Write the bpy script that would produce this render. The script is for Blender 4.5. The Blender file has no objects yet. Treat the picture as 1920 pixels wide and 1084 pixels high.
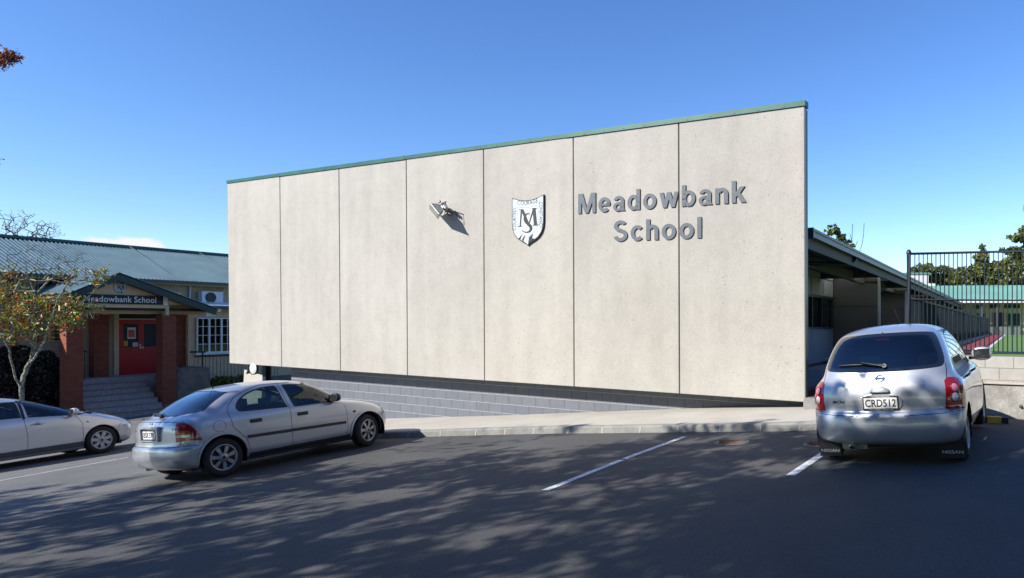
import bpy, bmesh, math, random
import numpy as np
from mathutils import Vector, Matrix, Euler
from mathutils.bvhtree import BVHTree
random.seed(7); np.random.seed(7)
SC = bpy.context.scene
# School hall and car park, built as a real place: x right, y away from the photographer, z up (metres).
SKY_AIR,SKY_DUST,SKY_OZ,SKY_STR,EXPO=1.0,0.0,4.6,.112,0.88
# rear axle centre of each car: left/right offsets from the tyre marks on the tarmac
MIC=(2.80,7.95,29.5)
AST=(-7.43,11.02,30,0.0)
PRI=(-12.6-.84*.8844-2.70*.4668,15.5+.84*.4668-2.70*.8844,27.9)
COL = SC.collection
# ------------------------------------------------------------------ survey of the place
E = 1.67            # eye height of the photographer above the tarmac at his feet
F, CX, HY = 1275.0, 1230.0, 605.0
def gz(x, y):
    z = .083*max(-26, min(4.2, x)) - .017*max(-30, min(16, y))
    if y > 16: z += .003*(min(y, 40)-16)
    return z
def gp(px, py, lift=0.0):
    X = (px-CX)/F; Z = (py-HY)/F; d = 10.0
    for _ in range(40):
        d = .5*d + .5*(E-gz(X*d, d)-lift)/Z
    return Vector((X*d, d, gz(X*d, d)+lift))
class Fr:
    def __init__(s, o, u):
        l = math.hypot(*u); s.o = o; s.u = (u[0]/l, u[1]/l); s.v = (-s.u[1], s.u[0])
    def pt(s, u, v, z): return Vector((s.o[0]+u*s.u[0]+v*s.v[0], s.o[1]+u*s.u[1]+v*s.v[1], z))
    def px(s, px, py, v=0.0):
        k = (px-CX)/F; ax = s.o[0]+v*s.v[0]; ay = s.o[1]+v*s.v[1]
        u = (k*ay-ax)/(s.u[0]-k*s.u[1]); d = ay+u*s.u[1]
        return u, E+(HY-py)/F*d
    def U(s, px, v=0.0): return s.px(px, 600, v)[0]
    def Z(s, px, py, v=0.0): return s.px(px, py, v)[1]
DU = (.4668, .8844)
WF = Fr((-12.8, 20.31), (.8844, -.4668))      # long concrete wall, u runs to the right
LB = Fr((-21.0, 24.5), DU)                    # old school building on the left
WG = Fr((3.09, 13.0), DU)                     # eave line of the right wing
# ------------------------------------------------------------------ object helpers
def tag(o, label=None, cat=None, group=None, kind=None):
    if label: o['label'] = label
    if cat: o['category'] = cat
    if group: o['group'] = group
    if kind: o['kind'] = kind
    return o
def thing(name, loc, label, cat, group=None):
    o = bpy.data.objects.new(name, None); COL.objects.link(o); o.location = loc
    o.empty_display_size = .2
    return tag(o, label, cat, group)
def wloc(o):
    v = Vector((0, 0, 0))
    while o: v += o.location; o = o.parent
    return v
class MB:
    def __init__(s): s.v = []; s.f = []; s.mi = []; s.sm = []; s.cur = 0
    def add(s, vs, fs, smooth=False):
        n = len(s.v); s.v += [tuple(p) for p in vs]
        for f in fs: s.f.append(tuple(i+n for i in f)); s.mi.append(s.cur); s.sm.append(smooth)
        return s
    def hexa(s, p):   # 8 points: bottom 4 ccw, top 4 ccw
        return s.add(p, [(3,2,1,0),(4,5,6,7),(0,1,5,4),(1,2,6,5),(2,3,7,6),(3,0,4,7)])
    def box(s, a, b):
        x0,y0,z0 = a; x1,y1,z1 = b
        return s.hexa([(x0,y0,z0),(x1,y0,z0),(x1,y1,z0),(x0,y1,z0),(x0,y0,z1),(x1,y0,z1),(x1,y1,z1),(x0,y1,z1)])
    def fbox(s, fr, u0, u1, v0, v1, z0, z1):
        return s.hexa([fr.pt(u0,v0,z0),fr.pt(u1,v0,z0),fr.pt(u1,v1,z0),fr.pt(u0,v1,z0),
                       fr.pt(u0,v0,z1),fr.pt(u1,v0,z1),fr.pt(u1,v1,z1),fr.pt(u0,v1,z1)])
    def prism(s, pts, fn, d0, d1):
        """2D polygon pts -> fn(a,b,depth), extruded d0 (front) to d1"""
        n = len(pts); vs = [fn(a,b,d0) for a,b in pts]+[fn(a,b,d1) for a,b in pts]
        fs = [tuple(range(n)), tuple(range(2*n-1, n-1, -1))]
        for i in range(n): j=(i+1)%n; fs.append((j,i,i+n,j+n))
        return s.add(vs, fs)
    def tube(s, pts, r, n=8, cap=True, smooth=True):
        pts = [Vector(p) for p in pts]; rs = r if isinstance(r,(list,tuple)) else [r]*len(pts)
        vs=[]; fs=[]; ref=None
        for i,p in enumerate(pts):
            t = (pts[min(i+1,len(pts)-1)]-pts[max(i-1,0)]).normalized()
            if ref is None: ref = Vector((0,0,1)) if abs(t.z)<.9 else Vector((1,0,0))
            a = t.cross(ref).normalized(); b = t.cross(a).normalized(); ref = b.cross(t)*1.0
            ref = -b if False else ref
            for k in range(n):
                th = 2*math.pi*k/n; vs.append(p+(a*math.cos(th)+b*math.sin(th))*rs[i])
        for i in range(len(pts)-1):
            for k in range(n):
                k2=(k+1)%n; fs.append((i*n+k,i*n+k2,(i+1)*n+k2,(i+1)*n+k))
        s.add(vs, fs, smooth)
        if cap: s.add([vs[k] for k in range(n)],[tuple(range(n))]); s.add([vs[-n+k] for k in range(n)],[tuple(range(n-1,-1,-1))])
        return s
    def lathe(s, prof, fn, n=32, smooth=True, closed=False):
        """prof [(r,h)], fn(rcos,rsin,h)->point"""
        vs=[]; fs=[]; m=len(prof)
        for r,h in prof:
            for k in range(n):
                th=2*math.pi*k/n; vs.append(fn(r*math.cos(th), r*math.sin(th), h))
        for i in range(m if closed else m-1):
            i2=(i+1)%m
            for k in range(n):
                k2=(k+1)%n; fs.append((i*n+k,i*n+k2,i2*n+k2,i2*n+k))
        return s.add(vs, fs, smooth)
    def build(s, name, mats, parent=None, local=False, fix=True, bevel=0):
        me = bpy.data.meshes.new(name); me.from_pydata(s.v, [], s.f)
        if not isinstance(mats,(list,tuple)): mats=[mats]
        for m in mats: me.materials.append(m)
        me.polygons.foreach_set('material_index', s.mi); me.polygons.foreach_set('use_smooth', s.sm)
        if fix and len(s.f) < 60000:
            bm = bmesh.new(); bm.from_mesh(me); bmesh.ops.recalc_face_normals(bm, faces=bm.faces); bm.to_mesh(me); bm.free()
        me.update()
        o = bpy.data.objects.new(name, me); COL.objects.link(o)
        if parent:
            o.parent = parent
            if not local: o.location = -wloc(parent)
        if bevel:
            md=o.modifiers.new('b','BEVEL'); md.width=bevel; md.segments=2; md.limit_method='ANGLE'; md.angle_limit=.6
        return o
def text_geo(body, size, offset=0.0, extrude=0.0, align='LEFT', space=1.0, shear=0.0):
    c = bpy.data.curves.new('tmp','FONT'); c.body=body; c.size=size; c.offset=offset; c.extrude=extrude
    c.align_x=align; c.space_character=space; c.shear=shear; c.resolution_u=3
    o = bpy.data.objects.new('tmp', c); COL.objects.link(o)
    dg = bpy.context.evaluated_depsgraph_get(); dg.update()
    me = bpy.data.meshes.new_from_object(o.evaluated_get(dg))
    vs=[v.co.copy() for v in me.vertices]; fs=[tuple(p.vertices) for p in me.polygons]
    bpy.data.objects.remove(o); bpy.data.curves.remove(c); bpy.data.meshes.remove(me)
    return vs, fs
def fit_text(vs, x0, x1, y0, y1):
    ax=min(v.x for v in vs); bx=max(v.x for v in vs); ay=min(v.y for v in vs); by=max(v.y for v in vs)
    return [Vector((x0+(v.x-ax)/(bx-ax)*(x1-x0), y0+(v.y-ay)/(by-ay)*(y1-y0), v.z)) for v in vs]
# ------------------------------------------------------------------ materials
class NT:
    def __init__(s, name):
        s.m = bpy.data.materials.new(name); s.m.use_nodes=True; s.t=s.m.node_tree; s.t.nodes.clear()
        s.out=s.n('ShaderNodeOutputMaterial')
    def n(s, k, **kw):
        nd=s.t.nodes.new(k)
        for a,b in kw.items():
            if a.startswith('i_'):
                key=a[2:]; key=int(key) if key.isdigit() else key.replace('_',' ')
                nd.inputs[key].default_value=b
            else: setattr(nd,a,b)
        return nd
    def l(s,a,b): s.t.links.new(a,b)
    def coords(s): return s.n('ShaderNodeTexCoord').outputs['Object']
    def noise(s, scale, detail=4, vec=None, rough=.55):
        nd=s.n('ShaderNodeTexNoise', i_Scale=scale, i_Detail=detail, i_Roughness=rough)
        if vec is None: vec=s.coords()
        s.l(vec, nd.inputs['Vector']); return nd.outputs['Fac']
    def ramp(s, fac, stops, interp='LINEAR'):
        r=s.n('ShaderNodeValToRGB'); r.color_ramp.interpolation=interp
        el=r.color_ramp.elements
        while len(el)<len(stops): el.new(.5)
        for e,(p,c) in zip(el,stops):
            e.position=p; e.color=(c,c,c,1) if not isinstance(c,(tuple,list)) else (*c[:3],1)
        s.l(fac,r.inputs[0]); return r.outputs[0]
    def mix(s, fac, a, b, mode='MIX'):
        m=s.n('ShaderNodeMix', data_type='RGBA', blend_type=mode)
        for i,v in ((0,fac),(6,a),(7,b)):
            if isinstance(v,(int,float)): m.inputs[i].default_value=v
            elif isinstance(v,tuple): m.inputs[i].default_value=(*v[:3],1)
            else: s.l(v,m.inputs[i])
        return m.outputs[2]
    def math(s, op, a, b=None):
        m=s.n('ShaderNodeMath', operation=op)
        for i,v in enumerate((a,b)):
            if v is None: continue
            if isinstance(v,(int,float)): m.inputs[i].default_value=v
            else: s.l(v,m.inputs[i])
        return m.outputs[0]
    def bump(s, h, strength=.3, dist=.01):
        b=s.n('ShaderNodeBump', i_Strength=strength, i_Distance=dist); s.l(h,b.inputs['Height']); return b.outputs[0]
    def pbr(s, color, rough=.7, metal=0, normal=None, **kw):
        b=s.n('ShaderNodeBsdfPrincipled')
        for nm,v in (('Base Color',color),('Roughness',rough),('Metallic',metal)):
            if isinstance(v,tuple): b.inputs[nm].default_value=(*v[:3],1)
            elif isinstance(v,(int,float)): b.inputs[nm].default_value=v
            else: s.l(v,b.inputs[nm])
        if normal is not None: s.l(normal,b.inputs['Normal'])
        for k,v in kw.items(): b.inputs[k.replace('_',' ')].default_value=v
        s.l(b.outputs[0], s.out.inputs[0]); return s.m
def flat(name, c, rough=.6, metal=0, var=.12, scale=6, **kw):
    t=NT(name); f=t.noise(scale)
    lo=tuple(x*(1-var) for x in c); hi=tuple(min(1,x*(1+var)) for x in c)
    col=t.ramp(f,[(.3,lo),(.7,hi)]); return t.pbr(col,rough,metal,**kw)
def uz_coords(t, fr):
    """s = u+v, z -> vector (s,z,0) in the frame of a building"""
    co=t.coords(); sp=t.n('ShaderNodeSeparateXYZ'); t.l(co,sp.inputs[0])
    ux=fr.u[0]+fr.v[0]; uy=fr.u[1]+fr.v[1]
    a=t.math('ADD', t.math('MULTIPLY',sp.outputs[0],ux), t.math('MULTIPLY',sp.outputs[1],uy))
    cb=t.n('ShaderNodeCombineXYZ'); t.l(a,cb.inputs[0]); t.l(sp.outputs[2],cb.inputs[1]); return cb.outputs[0], a, sp.outputs[2]
def m_brick(name, fr, c1, c2, mort, bw=.23, bh=.085, ms=.008, rough=.85, bump=.4):
    t=NT(name); v,_,_=uz_coords(t,fr)
    b=t.n('ShaderNodeTexBrick', i_Scale=1.0); b.inputs['Brick Width'].default_value=bw; b.inputs['Row Height'].default_value=bh
    b.inputs['Mortar Size'].default_value=ms; b.inputs['Mortar Smooth'].default_value=.2; b.inputs['Bias'].default_value=-.1
    b.inputs['Color1'].default_value=(*c1,1); b.inputs['Color2'].default_value=(*c2,1); b.inputs['Mortar'].default_value=(*mort,1)
    t.l(v,b.inputs['Vector'])
    col=t.mix(.25,b.outputs[0],t.ramp(t.noise(9),[(.3,.35),(.7,1.0)]),'MULTIPLY')
    h=t.math('SUBTRACT',1.0,b.outputs['Fac'])
    return t.pbr(col,rough,normal=t.bump(h,bump,.01))
M={}
t=NT('asphalt'); a=t.noise(.35,5); b=t.noise(90,3); c=t.noise(1.6,6,rough=.65)
col=t.ramp(a,[(.3,(.050,.051,.051)),(.7,(.078,.078,.076))])
col=t.mix(.62,col,t.ramp(b,[(.30,.2),(.5,.95),(.72,2.0)]),'MULTIPLY')
col=t.mix(.35,col,t.ramp(c,[(.3,.6),(.7,1.2)]),'MULTIPLY')
sx=t.n('ShaderNodeSeparateXYZ'); t.l(t.coords(),sx.inputs[0])
west=t.math('ADD',t.math('MULTIPLY',sx.outputs[0],-1.0),t.math('ADD',t.math('MULTIPLY',sx.outputs[1],.25),t.math('MULTIPLY',a,1.2)))   # older, paler tarmac to the west, its colour lifted further for the sunlit look
wf=t.ramp(t.math('DIVIDE',t.math('SUBTRACT',west,10.2),1.2),[(0,0.0),(1,1.0)])
col=t.mix(wf,col,t.mix(1.0,col,(2.15,2.12,2.08),'MULTIPLY'))
vc=t.n('ShaderNodeTexVoronoi', i_Scale=.22, feature='DISTANCE_TO_EDGE'); wv=t.n('ShaderNodeMapping'); 
wn_=t.n('ShaderNodeTexNoise', i_Scale=1.1, i_Detail=6.0); t.l(t.coords(),wn_.inputs['Vector'])
av=t.n('ShaderNodeVectorMath',operation='MULTIPLY_ADD'); t.l(wn_.outputs['Color'],av.inputs[0]); av.inputs[1].default_value=(1.6,1.6,1.6); t.l(t.coords(),av.inputs[2]); t.l(av.outputs[0],vc.inputs['Vector'])
crk=t.math('MULTIPLY',t.math('LESS_THAN',vc.outputs['Distance'],.0016),.35)
st=t.n('ShaderNodeTexVoronoi', i_Scale=.9); t.l(t.coords(),st.inputs['Vector'])
stn=t.ramp(t.math('ADD',st.outputs['Distance'],t.math('MULTIPLY',c,.25)),[(.16,.62),(.26,1.0)])
col=t.mix(.7,col,stn,'MULTIPLY'); col=t.mix(crk,col,(.02,.02,.02))
M['asphalt']=t.pbr(col,.82,normal=t.bump(b,.55,.006))
t=NT('new_asphalt'); a=t.noise(.5,5); b=t.noise(100,3)
col=t.mix(.5,t.ramp(a,[(.3,(.045,.045,.048)),(.7,(.065,.063,.066))]),t.ramp(b,[(.3,.5),(.7,1.4)]),'MULTIPLY')
M['asphalt_dark']=t.pbr(col,.85,normal=t.bump(b,.5,.006))
t=NT('panel_concrete'); co=t.coords()
a=t.noise(.55,6); b=t.noise(3.5,8,rough=.7); c=t.noise(45,3)
mp=t.n('ShaderNodeMapping'); mp.inputs['Scale'].default_value=(1.2,1.2,.12); t.l(co,mp.inputs[0]); streak=t.noise(2.0,5,mp.outputs[0])
vo=t.n('ShaderNodeTexVoronoi', i_Scale=7.0); t.l(co,vo.inputs['Vector'])
pit=t.math('MULTIPLY',t.math('LESS_THAN',vo.outputs['Distance'],.085),t.math('GREATER_THAN',t.noise(2.2,4),.5))
vo2=t.n('ShaderNodeTexVoronoi', i_Scale=19.0); t.l(co,vo2.inputs['Vector'])
pit2=t.math('MULTIPLY',t.math('LESS_THAN',vo2.outputs['Distance'],.10),t.math('GREATER_THAN',t.noise(1.3,4),.47))
pits=t.math('MAXIMUM',pit,pit2)
oi=t.n('ShaderNodeObjectInfo')
col=t.mix(1.0,t.ramp(a,[(.3,(.377,.356,.317)),(.7,(.424,.403,.360))]),t.ramp(oi.outputs['Random'],[(0,(.955,.955,.96)),(1,(1.02,1.01,.99))]),'MULTIPLY')
col=t.mix(.30,col,t.ramp(b,[(.3,.72),(.55,1.0),(.75,1.12)]),'MULTIPLY')
col=t.mix(.35,col,t.ramp(streak,[(.3,.75),(.7,1.15)]),'MULTIPLY')
col=t.mix(.30,col,t.ramp(c,[(.3,.6),(.7,1.3)]),'MULTIPLY')
col=t.mix(.16,col,t.ramp(t.noise(110,2),[(.35,.5),(.65,1.35)]),'MULTIPLY')
col=t.mix(t.math('MULTIPLY',pits,.7),col,(.12,.11,.10))
M['panel']=t.pbr(col,.85,normal=t.bump(t.math('SUBTRACT',t.math('MULTIPLY',b,.3),pits),.25,.01))
t=NT('pale_concrete'); a=t.noise(1.1,7,rough=.65); b=t.noise(40,3)
col=t.mix(.3,t.ramp(a,[(.3,(.37,.34,.29)),(.7,(.46,.43,.37))]),t.ramp(b,[(.3,.6),(.7,1.25)]),'MULTIPLY')
M['pave']=t.pbr(col,.85,normal=t.bump(b,.3,.005))
t=NT('rough_concrete'); a=t.noise(2.2,9,rough=.75); b=t.noise(30,4)
col=t.ramp(a,[(.3,(.18,.17,.155)),(.5,(.31,.30,.27)),(.62,(.43,.41,.38)),(.8,(.54,.52,.49))])
col=t.mix(.35,col,t.ramp(b,[(.3,.55),(.7,1.3)]),'MULTIPLY')
M['rough']=t.pbr(col,.9,normal=t.bump(a,.6,.03))
t=NT('kerb_concrete'); a=t.noise(3,8,rough=.7); b=t.noise(60,3)
col=t.mix(.4,t.ramp(a,[(.3,(.18,.175,.165)),(.7,(.30,.29,.265))]),t.ramp(b,[(.3,.5),(.7,1.3)]),'MULTIPLY')
M['kerb']=t.pbr(col,.9,normal=t.bump(b,.4,.006))
M['step']=flat('grey_step_concrete',(.36,.33,.325),.9,var=.25,scale=12)
M['cheek']=flat('weathered_concrete',(.17,.155,.135),.9,var=.3,scale=5)
# painted blocks: pale horizontal joints, thin dark vertical joints
t=NT('painted_block'); v,s,z=uz_coords(t,WF)
z2=t.math('ADD',z,t.math('MULTIPLY',s,.0115))
cb=t.n('ShaderNodeCombineXYZ'); t.l(s,cb.inputs[0]); t.l(z2,cb.inputs[1])
b=t.n('ShaderNodeTexBrick', i_Scale=1.0); b.inputs['Brick Width'].default_value=.395; b.inputs['Row Height'].default_value=.215
b.inputs['Mortar Size'].default_value=.007; b.inputs['Color1'].default_value=(.12,.13,.152,1); b.inputs['Color2'].default_value=(.135,.145,.167,1); b.inputs['Mortar'].default_value=(.06,.065,.075,1)
t.l(cb.outputs[0],b.inputs['Vector'])
fr_=t.math('FRACT',t.math('DIVIDE',z2,.215)); hl=t.math('GREATER_THAN',t.math('ABSOLUTE',t.math('SUBTRACT',fr_,.5)),.479)
col=t.mix(hl,t.mix(.2,b.outputs[0],t.ramp(t.noise(8),[(.3,.6),(.7,1.2)]),'MULTIPLY'),(.36,.37,.39))
M['block']=t.pbr(col,.6,normal=t.bump(t.math('SUBTRACT',1.0,b.outputs['Fac']),.3,.008))
M['blockpale']=m_brick('pale_block',WF,(.39,.37,.33),(.44,.42,.38),(.25,.24,.21),.40,.19,.008,.85,.5)
M['brick']=m_brick('red_brick',LB,(.29,.078,.042),(.21,.056,.03),(.13,.06,.04),.23,.085,.007)
M['green']=flat('green_flashing',(.018,.095,.068),.4,.1,var=.25,scale=2)
M['roofgreen']=flat('teal_roof',(.13,.195,.20),.34,.25,var=.18,scale=1.2)
M['roofpale']=flat('pale_green_roof',(.17,.35,.28),.5,.1,var=.12,scale=.5)
M['barge']=flat('dark_green_barge',(.012,.045,.04),.4,var=.2)
M['cream']=flat('cream_paint',(.62,.48,.28),.6,var=.08)
M['white']=flat('white_paint',(.75,.75,.74),.5,var=.05)
M['whiteline']=flat('worn_white_line',(.55,.57,.59),.7,var=.22,scale=25)
M['red']=flat('red_door_paint',(.44,.012,.015),.35,var=.1)
M['black']=flat('black_board',(.008,.010,.012),.5)
M['rubber']=flat('black_rubber',(.016,.016,.018),.75)
M['plast']=flat('black_plastic',(.02,.02,.022),.45)
M['charcoal']=flat('charcoal_letter_paint',(.085,.098,.118),.5,var=.08)
M['wingwall']=flat('olive_grey_cladding',(.105,.096,.075),.7,var=.1,scale=1.5)
M['wingpale']=flat('pale_cladding',(.40,.385,.33),.7,var=.08,scale=1.5)
M['wingblue']=flat('blue_grey_cladding',(.20,.24,.29),.7,var=.08,scale=1.5)
M['gutter']=flat('grey_gutter',(.085,.10,.10),.45,.2,var=.12,scale=3)
M['gutterdark']=flat('dark_gutter',(.03,.045,.06),.45,.2,var=.12,scale=3)
M['steel']=flat('dark_blue_grey_steel',(.022,.032,.042),.45,.3,var=.2,scale=4)
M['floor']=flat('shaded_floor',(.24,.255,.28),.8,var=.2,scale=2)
M['earth']=flat('dark_earth',(.05,.04,.03),.95,var=.4,scale=2)
M['turf']=flat('artificial_turf',(.10,.20,.04),.9,var=.12,scale=.8)
M['track']=flat('red_running_track',(.30,.05,.045),.85,var=.12,scale=2)
M['grass']=flat('grass_ground',(.06,.11,.03),.95,var=.35,scale=.5)
M['yellow']=flat('yellow_paint',(.62,.36,.02),.6,var=.12,scale=20)
M['rust']=flat('rusty_iron',(.16,.10,.075),.7,.3,var=.5,scale=30)
M['alu']=flat('grey_cast_metal',(.30,.31,.29),.45,.6,var=.2,scale=20)
M['offwhite']=flat('cream_white_plastic',(.7,.69,.62),.4,var=.05)
def m_glass(name, tint=(.5,.56,.56), k=1.15, rough=.03):
    t=NT(name)
    tr=t.n('ShaderNodeBsdfTransparent'); tr.inputs[0].default_value=(*tint,1)
    gl=t.n('ShaderNodeBsdfGlossy', i_Roughness=rough); gl.inputs[0].default_value=(.95,.97,1,1)
    fz=t.n('ShaderNodeFresnel', i_IOR=1.5)
    m=t.n('ShaderNodeMixShader'); f=t.math('ADD',t.math('MULTIPLY',fz.outputs[0],k),.02)
    t.l(f,m.inputs[0]); t.l(tr.outputs[0],m.inputs[1]); t.l(gl.outputs[0],m.inputs[2])
    t.l(m.outputs[0],t.out.inputs[0]); return t.m
M['carglass']=m_glass('tinted_car_glass',(.42,.52,.52))
M['rearglass']=m_glass('blue_rear_glass',(.24,.38,.41),1.8)
M['winglass']=m_glass('window_glass',(.55,.6,.6))
M['room']=flat('dark_room',(.012,.012,.014),.9)
def m_leaf(name, stops, trans=.45):
    t=NT(name); g=t.n('ShaderNodeNewGeometry'); col=t.ramp(g.outputs['Random Per Island'],stops)
    d=t.n('ShaderNodeBsdfDiffuse'); tl=t.n('ShaderNodeBsdfTranslucent'); gl=t.n('ShaderNodeBsdfGlossy',i_Roughness=.45)
    t.l(col,d.inputs[0]); t.l(col,tl.inputs[0]); m=t.n('ShaderNodeMixShader',i_0=trans); t.l(d.outputs[0],m.inputs[1]); t.l(tl.outputs[0],m.inputs[2])
    m2=t.n('ShaderNodeMixShader',i_0=.06); t.l(m.outputs[0],m2.inputs[1]); t.l(gl.outputs[0],m2.inputs[2]); t.l(m2.outputs[0],t.out.inputs[0]); return t.m
M['leafaut']=m_leaf('autumn_leaves',[(0,(.34,.04,.015)),(.18,(.42,.12,.02)),(.30,(.38,.30,.04)),(.50,(.24,.28,.03)),(.75,(.11,.16,.02)),(1,(.06,.10,.02))])
M['leafred']=m_leaf('rust_leaves',[(0,(.25,.03,.02)),(.5,(.28,.08,.02)),(1,(.14,.05,.02))])
M['leafbush']=m_leaf('dark_bush_leaves',[(0,(.035,.012,.014)),(.5,(.02,.022,.014)),(.95,(.03,.03,.02)),(1,(.16,.02,.03))],.2)
M['leafgreen']=m_leaf('evergreen_leaves',[(0,(.02,.045,.012)),(.5,(.07,.095,.018)),(.8,(.15,.16,.025)),(1,(.22,.2,.04))],.25)
M['leafyel']=m_leaf('yellow_green_leaves',[(0,(.05,.08,.012)),(.5,(.14,.17,.02)),(1,(.3,.28,.05))],.3)
M['leafshade']=m_leaf('street_tree_leaves',[(0,(.2,.04,.02)),(.4,(.15,.12,.02)),(1,(.05,.09,.02))],.08)
t=NT('lichen_bark'); a=t.noise(14,6); col=t.ramp(a,[(.35,(.10,.085,.07)),(.5,(.22,.23,.17)),(.7,(.42,.44,.36))])
M['bark']=t.pbr(col,.9,normal=t.bump(a,.5,.02))
M['barkdark']=flat('grey_brown_bark',(.085,.07,.06),.9,var=.35,scale=8)
# ------------------------------------------------------------------ camera, sun, sky
cam=bpy.data.cameras.new('camera'); co=bpy.data.objects.new('camera',cam); COL.objects.link(co); SC.camera=co
co.location=(0,0,E); co.rotation_euler=(math.radians(90),0,0)
cam.sensor_width=36; cam.sensor_fit='HORIZONTAL'; cam.lens=F/1920*36
cam.shift_x=-(CX-960)/1920; cam.shift_y=(HY-542)/1920
cam.clip_end=3000; cam.clip_start=.05
SUND=Vector((1.31,.72,-1.0)).normalized()
sl=bpy.data.lights.new('sun','SUN'); so=bpy.data.objects.new('sun',sl); COL.objects.link(so)
sl.energy=4.3; sl.angle=math.radians(.5); sl.color=(1,.955,.88); so.rotation_euler=SUND.to_track_quat('-Z','Y').to_euler(); so.location=(-20,-12,18)
w=bpy.data.worlds.new('World'); SC.world=w; w.use_nodes=True; nt=w.node_tree; nt.nodes.clear()
o_=nt.nodes.new('ShaderNodeOutputWorld'); bg=nt.nodes.new('ShaderNodeBackground'); sky=nt.nodes.new('ShaderNodeTexSky')
sky.sky_type='NISHITA'; sky.sun_disc=False; sky.sun_elevation=math.asin(-SUND.z); sky.sun_rotation=math.atan2(-SUND.x,-SUND.y)
sky.altitude=0; sky.air_density=SKY_AIR; sky.dust_density=SKY_DUST; sky.ozone_density=SKY_OZ
# a low bank of small cumulus clouds near the horizon, as part of the sky
tc=nt.nodes.new('ShaderNodeTexCoord'); mp=nt.nodes.new('ShaderNodeMapping'); mp.inputs['Scale'].default_value=(1,1,2.6)
nz=nt.nodes.new('ShaderNodeTexNoise'); nz.inputs['Scale'].default_value=14; nz.inputs['Detail'].default_value=9; nz.inputs['Roughness'].default_value=.58
sp=nt.nodes.new('ShaderNodeSeparateXYZ')
def wm(op,a,b=None,c=None):
    m=nt.nodes.new('ShaderNodeMath'); m.operation=op
    for i,v in enumerate((a,b,c)):
        if v is None: continue
        if isinstance(v,(int,float)): m.inputs[i].default_value=v
        else: nt.links.new(v,m.inputs[i])
    return m.outputs[0]
nt.links.new(tc.outputs['Generated'],mp.inputs[0]); nt.links.new(mp.outputs[0],nz.inputs['Vector']); nt.links.new(tc.outputs['Generated'],sp.inputs[0])
def bump_(v,c,wd): return wm('MAXIMUM',wm('SUBTRACT',1.0,wm('ABSOLUTE',wm('DIVIDE',wm('SUBTRACT',v,c),wd))),0.0)
az=wm('ARCTAN2',sp.outputs[0],sp.outputs[1]); el=sp.outputs[2]
m1=wm('MULTIPLY',bump_(az,-.662,.075),bump_(el,.087,.020))          # the small cloud over the old roof
m2=wm('MULTIPLY',bump_(az,.40,.16),bump_(el,.045,.04))              # wisps behind the tall railing
msk=wm('ADD',wm('MULTIPLY',m1,1.1),wm('MULTIPLY',m2,.55))
cf=wm('MULTIPLY',wm('SUBTRACT',wm('ADD',nz.outputs['Fac'],wm('MULTIPLY',msk,.55)),.70),9.0)
cf=wm('MINIMUM',wm('MAXIMUM',wm('MULTIPLY',cf,wm('GREATER_THAN',msk,.0)),0.0),1.0)
cf=wm('MULTIPLY',cf,wm('MINIMUM',wm('MULTIPLY',msk,4.0),1.0))
mx=nt.nodes.new('ShaderNodeMix'); mx.data_type='RGBA'; nt.links.new(cf,mx.inputs[0]); hs=nt.nodes.new('ShaderNodeHueSaturation'); hs.inputs['Saturation'].default_value=1.16; hs.inputs['Hue'].default_value=.510; nt.links.new(sky.outputs[0],hs.inputs['Color']); nt.links.new(hs.outputs[0],mx.inputs[6]); mx.inputs[7].default_value=(4.6,4.65,4.8,1)
nt.links.new(mx.outputs[2],bg.inputs[0]); bg.inputs[1].default_value=SKY_STR; nt.links.new(bg.outputs[0],o_.inputs[0])
SC.view_settings.view_transform='Standard'; SC.view_settings.look='None'; SC.view_settings.exposure=EXPO; SC.view_settings.gamma=1; SC.view_settings.use_curve_mapping=False
SC.cycles.max_bounces=8; SC.cycles.transparent_max_bounces=24; SC.cycles.use_denoising=True
# ------------------------------------------------------------------ the ground
def grid(name,xs,ys,zf,mat,keep=None):
    m=MB(); nx=len(xs)
    m.v=[(x,y,zf(x,y)) for y in ys for x in xs]
    for j in range(len(ys)-1):
        for i in range(nx-1):
            if keep and not keep((xs[i]+xs[i+1])/2,(ys[j]+ys[j+1])/2): continue
            m.f.append((j*nx+i,j*nx+i+1,(j+1)*nx+i+1,(j+1)*nx+i)); m.mi.append(0); m.sm.append(True)
    return tag(m.build(name,mat,fix=False),kind='structure')
def far(x,y):
    r=max(0,math.hypot(x,y-10)-45)
    return gz(x,y)-.06-min(1.5,r*.02)
xs=[-900,-400,-200,-100,-60]+list(range(-44,-26,3))+list(range(-26,4))+[4.2]+list(range(6,60,4))+[80,120,200,400,900]
ys=[-500,-200,-80,-45]+list(range(-30,42,2))+[50,60,80,120,200,500,1200]
grid('ground',xs,ys,far,M['grass'])
xs=[-44,-38,-32]+[x*1.0 for x in range(-26,5)]+[4.2,6,8,10,12,14]
ys=[float(y) for y in range(-26,45)]
def keep_ap(x,y):
    u=(x-WF.o[0])*WF.u[0]+(y-WF.o[1])*WF.u[1]; v=(x-WF.o[0])*WF.v[0]+(y-WF.o[1])*WF.v[1]
    return not (u>.5 and v>1.3)
grid('car_park',xs,ys,gz,M['asphalt'],keep_ap)
def strip(m,a,b,wd,lift,wd2=None):
    a=Vector(a[:2]); b=Vector(b[:2]); d=(b-a).normalized(); n=Vector((-d.y,d.x)); k=max(2,int((b-a).length/.5)); w2=wd2 or wd
    vs=[];fs=[]
    for i in range(k+1):
        p=a.lerp(b,i/k)
        for s in (-1,1):
            q=p+n*s*(wd+(w2-wd)*i/k)/2; vs.append((q.x,q.y,gz(q.x,q.y)+lift))
        if i: fs.append((2*i-2,2*i-1,2*i+1,2*i))
    m.add(vs,fs)
m=MB(); a=gp(1022,920); b=gp(1166,863); strip(m,a,b,.10,.005); tag(m.build('parking_line',M['whiteline'],fix=False),kind='structure')
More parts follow.
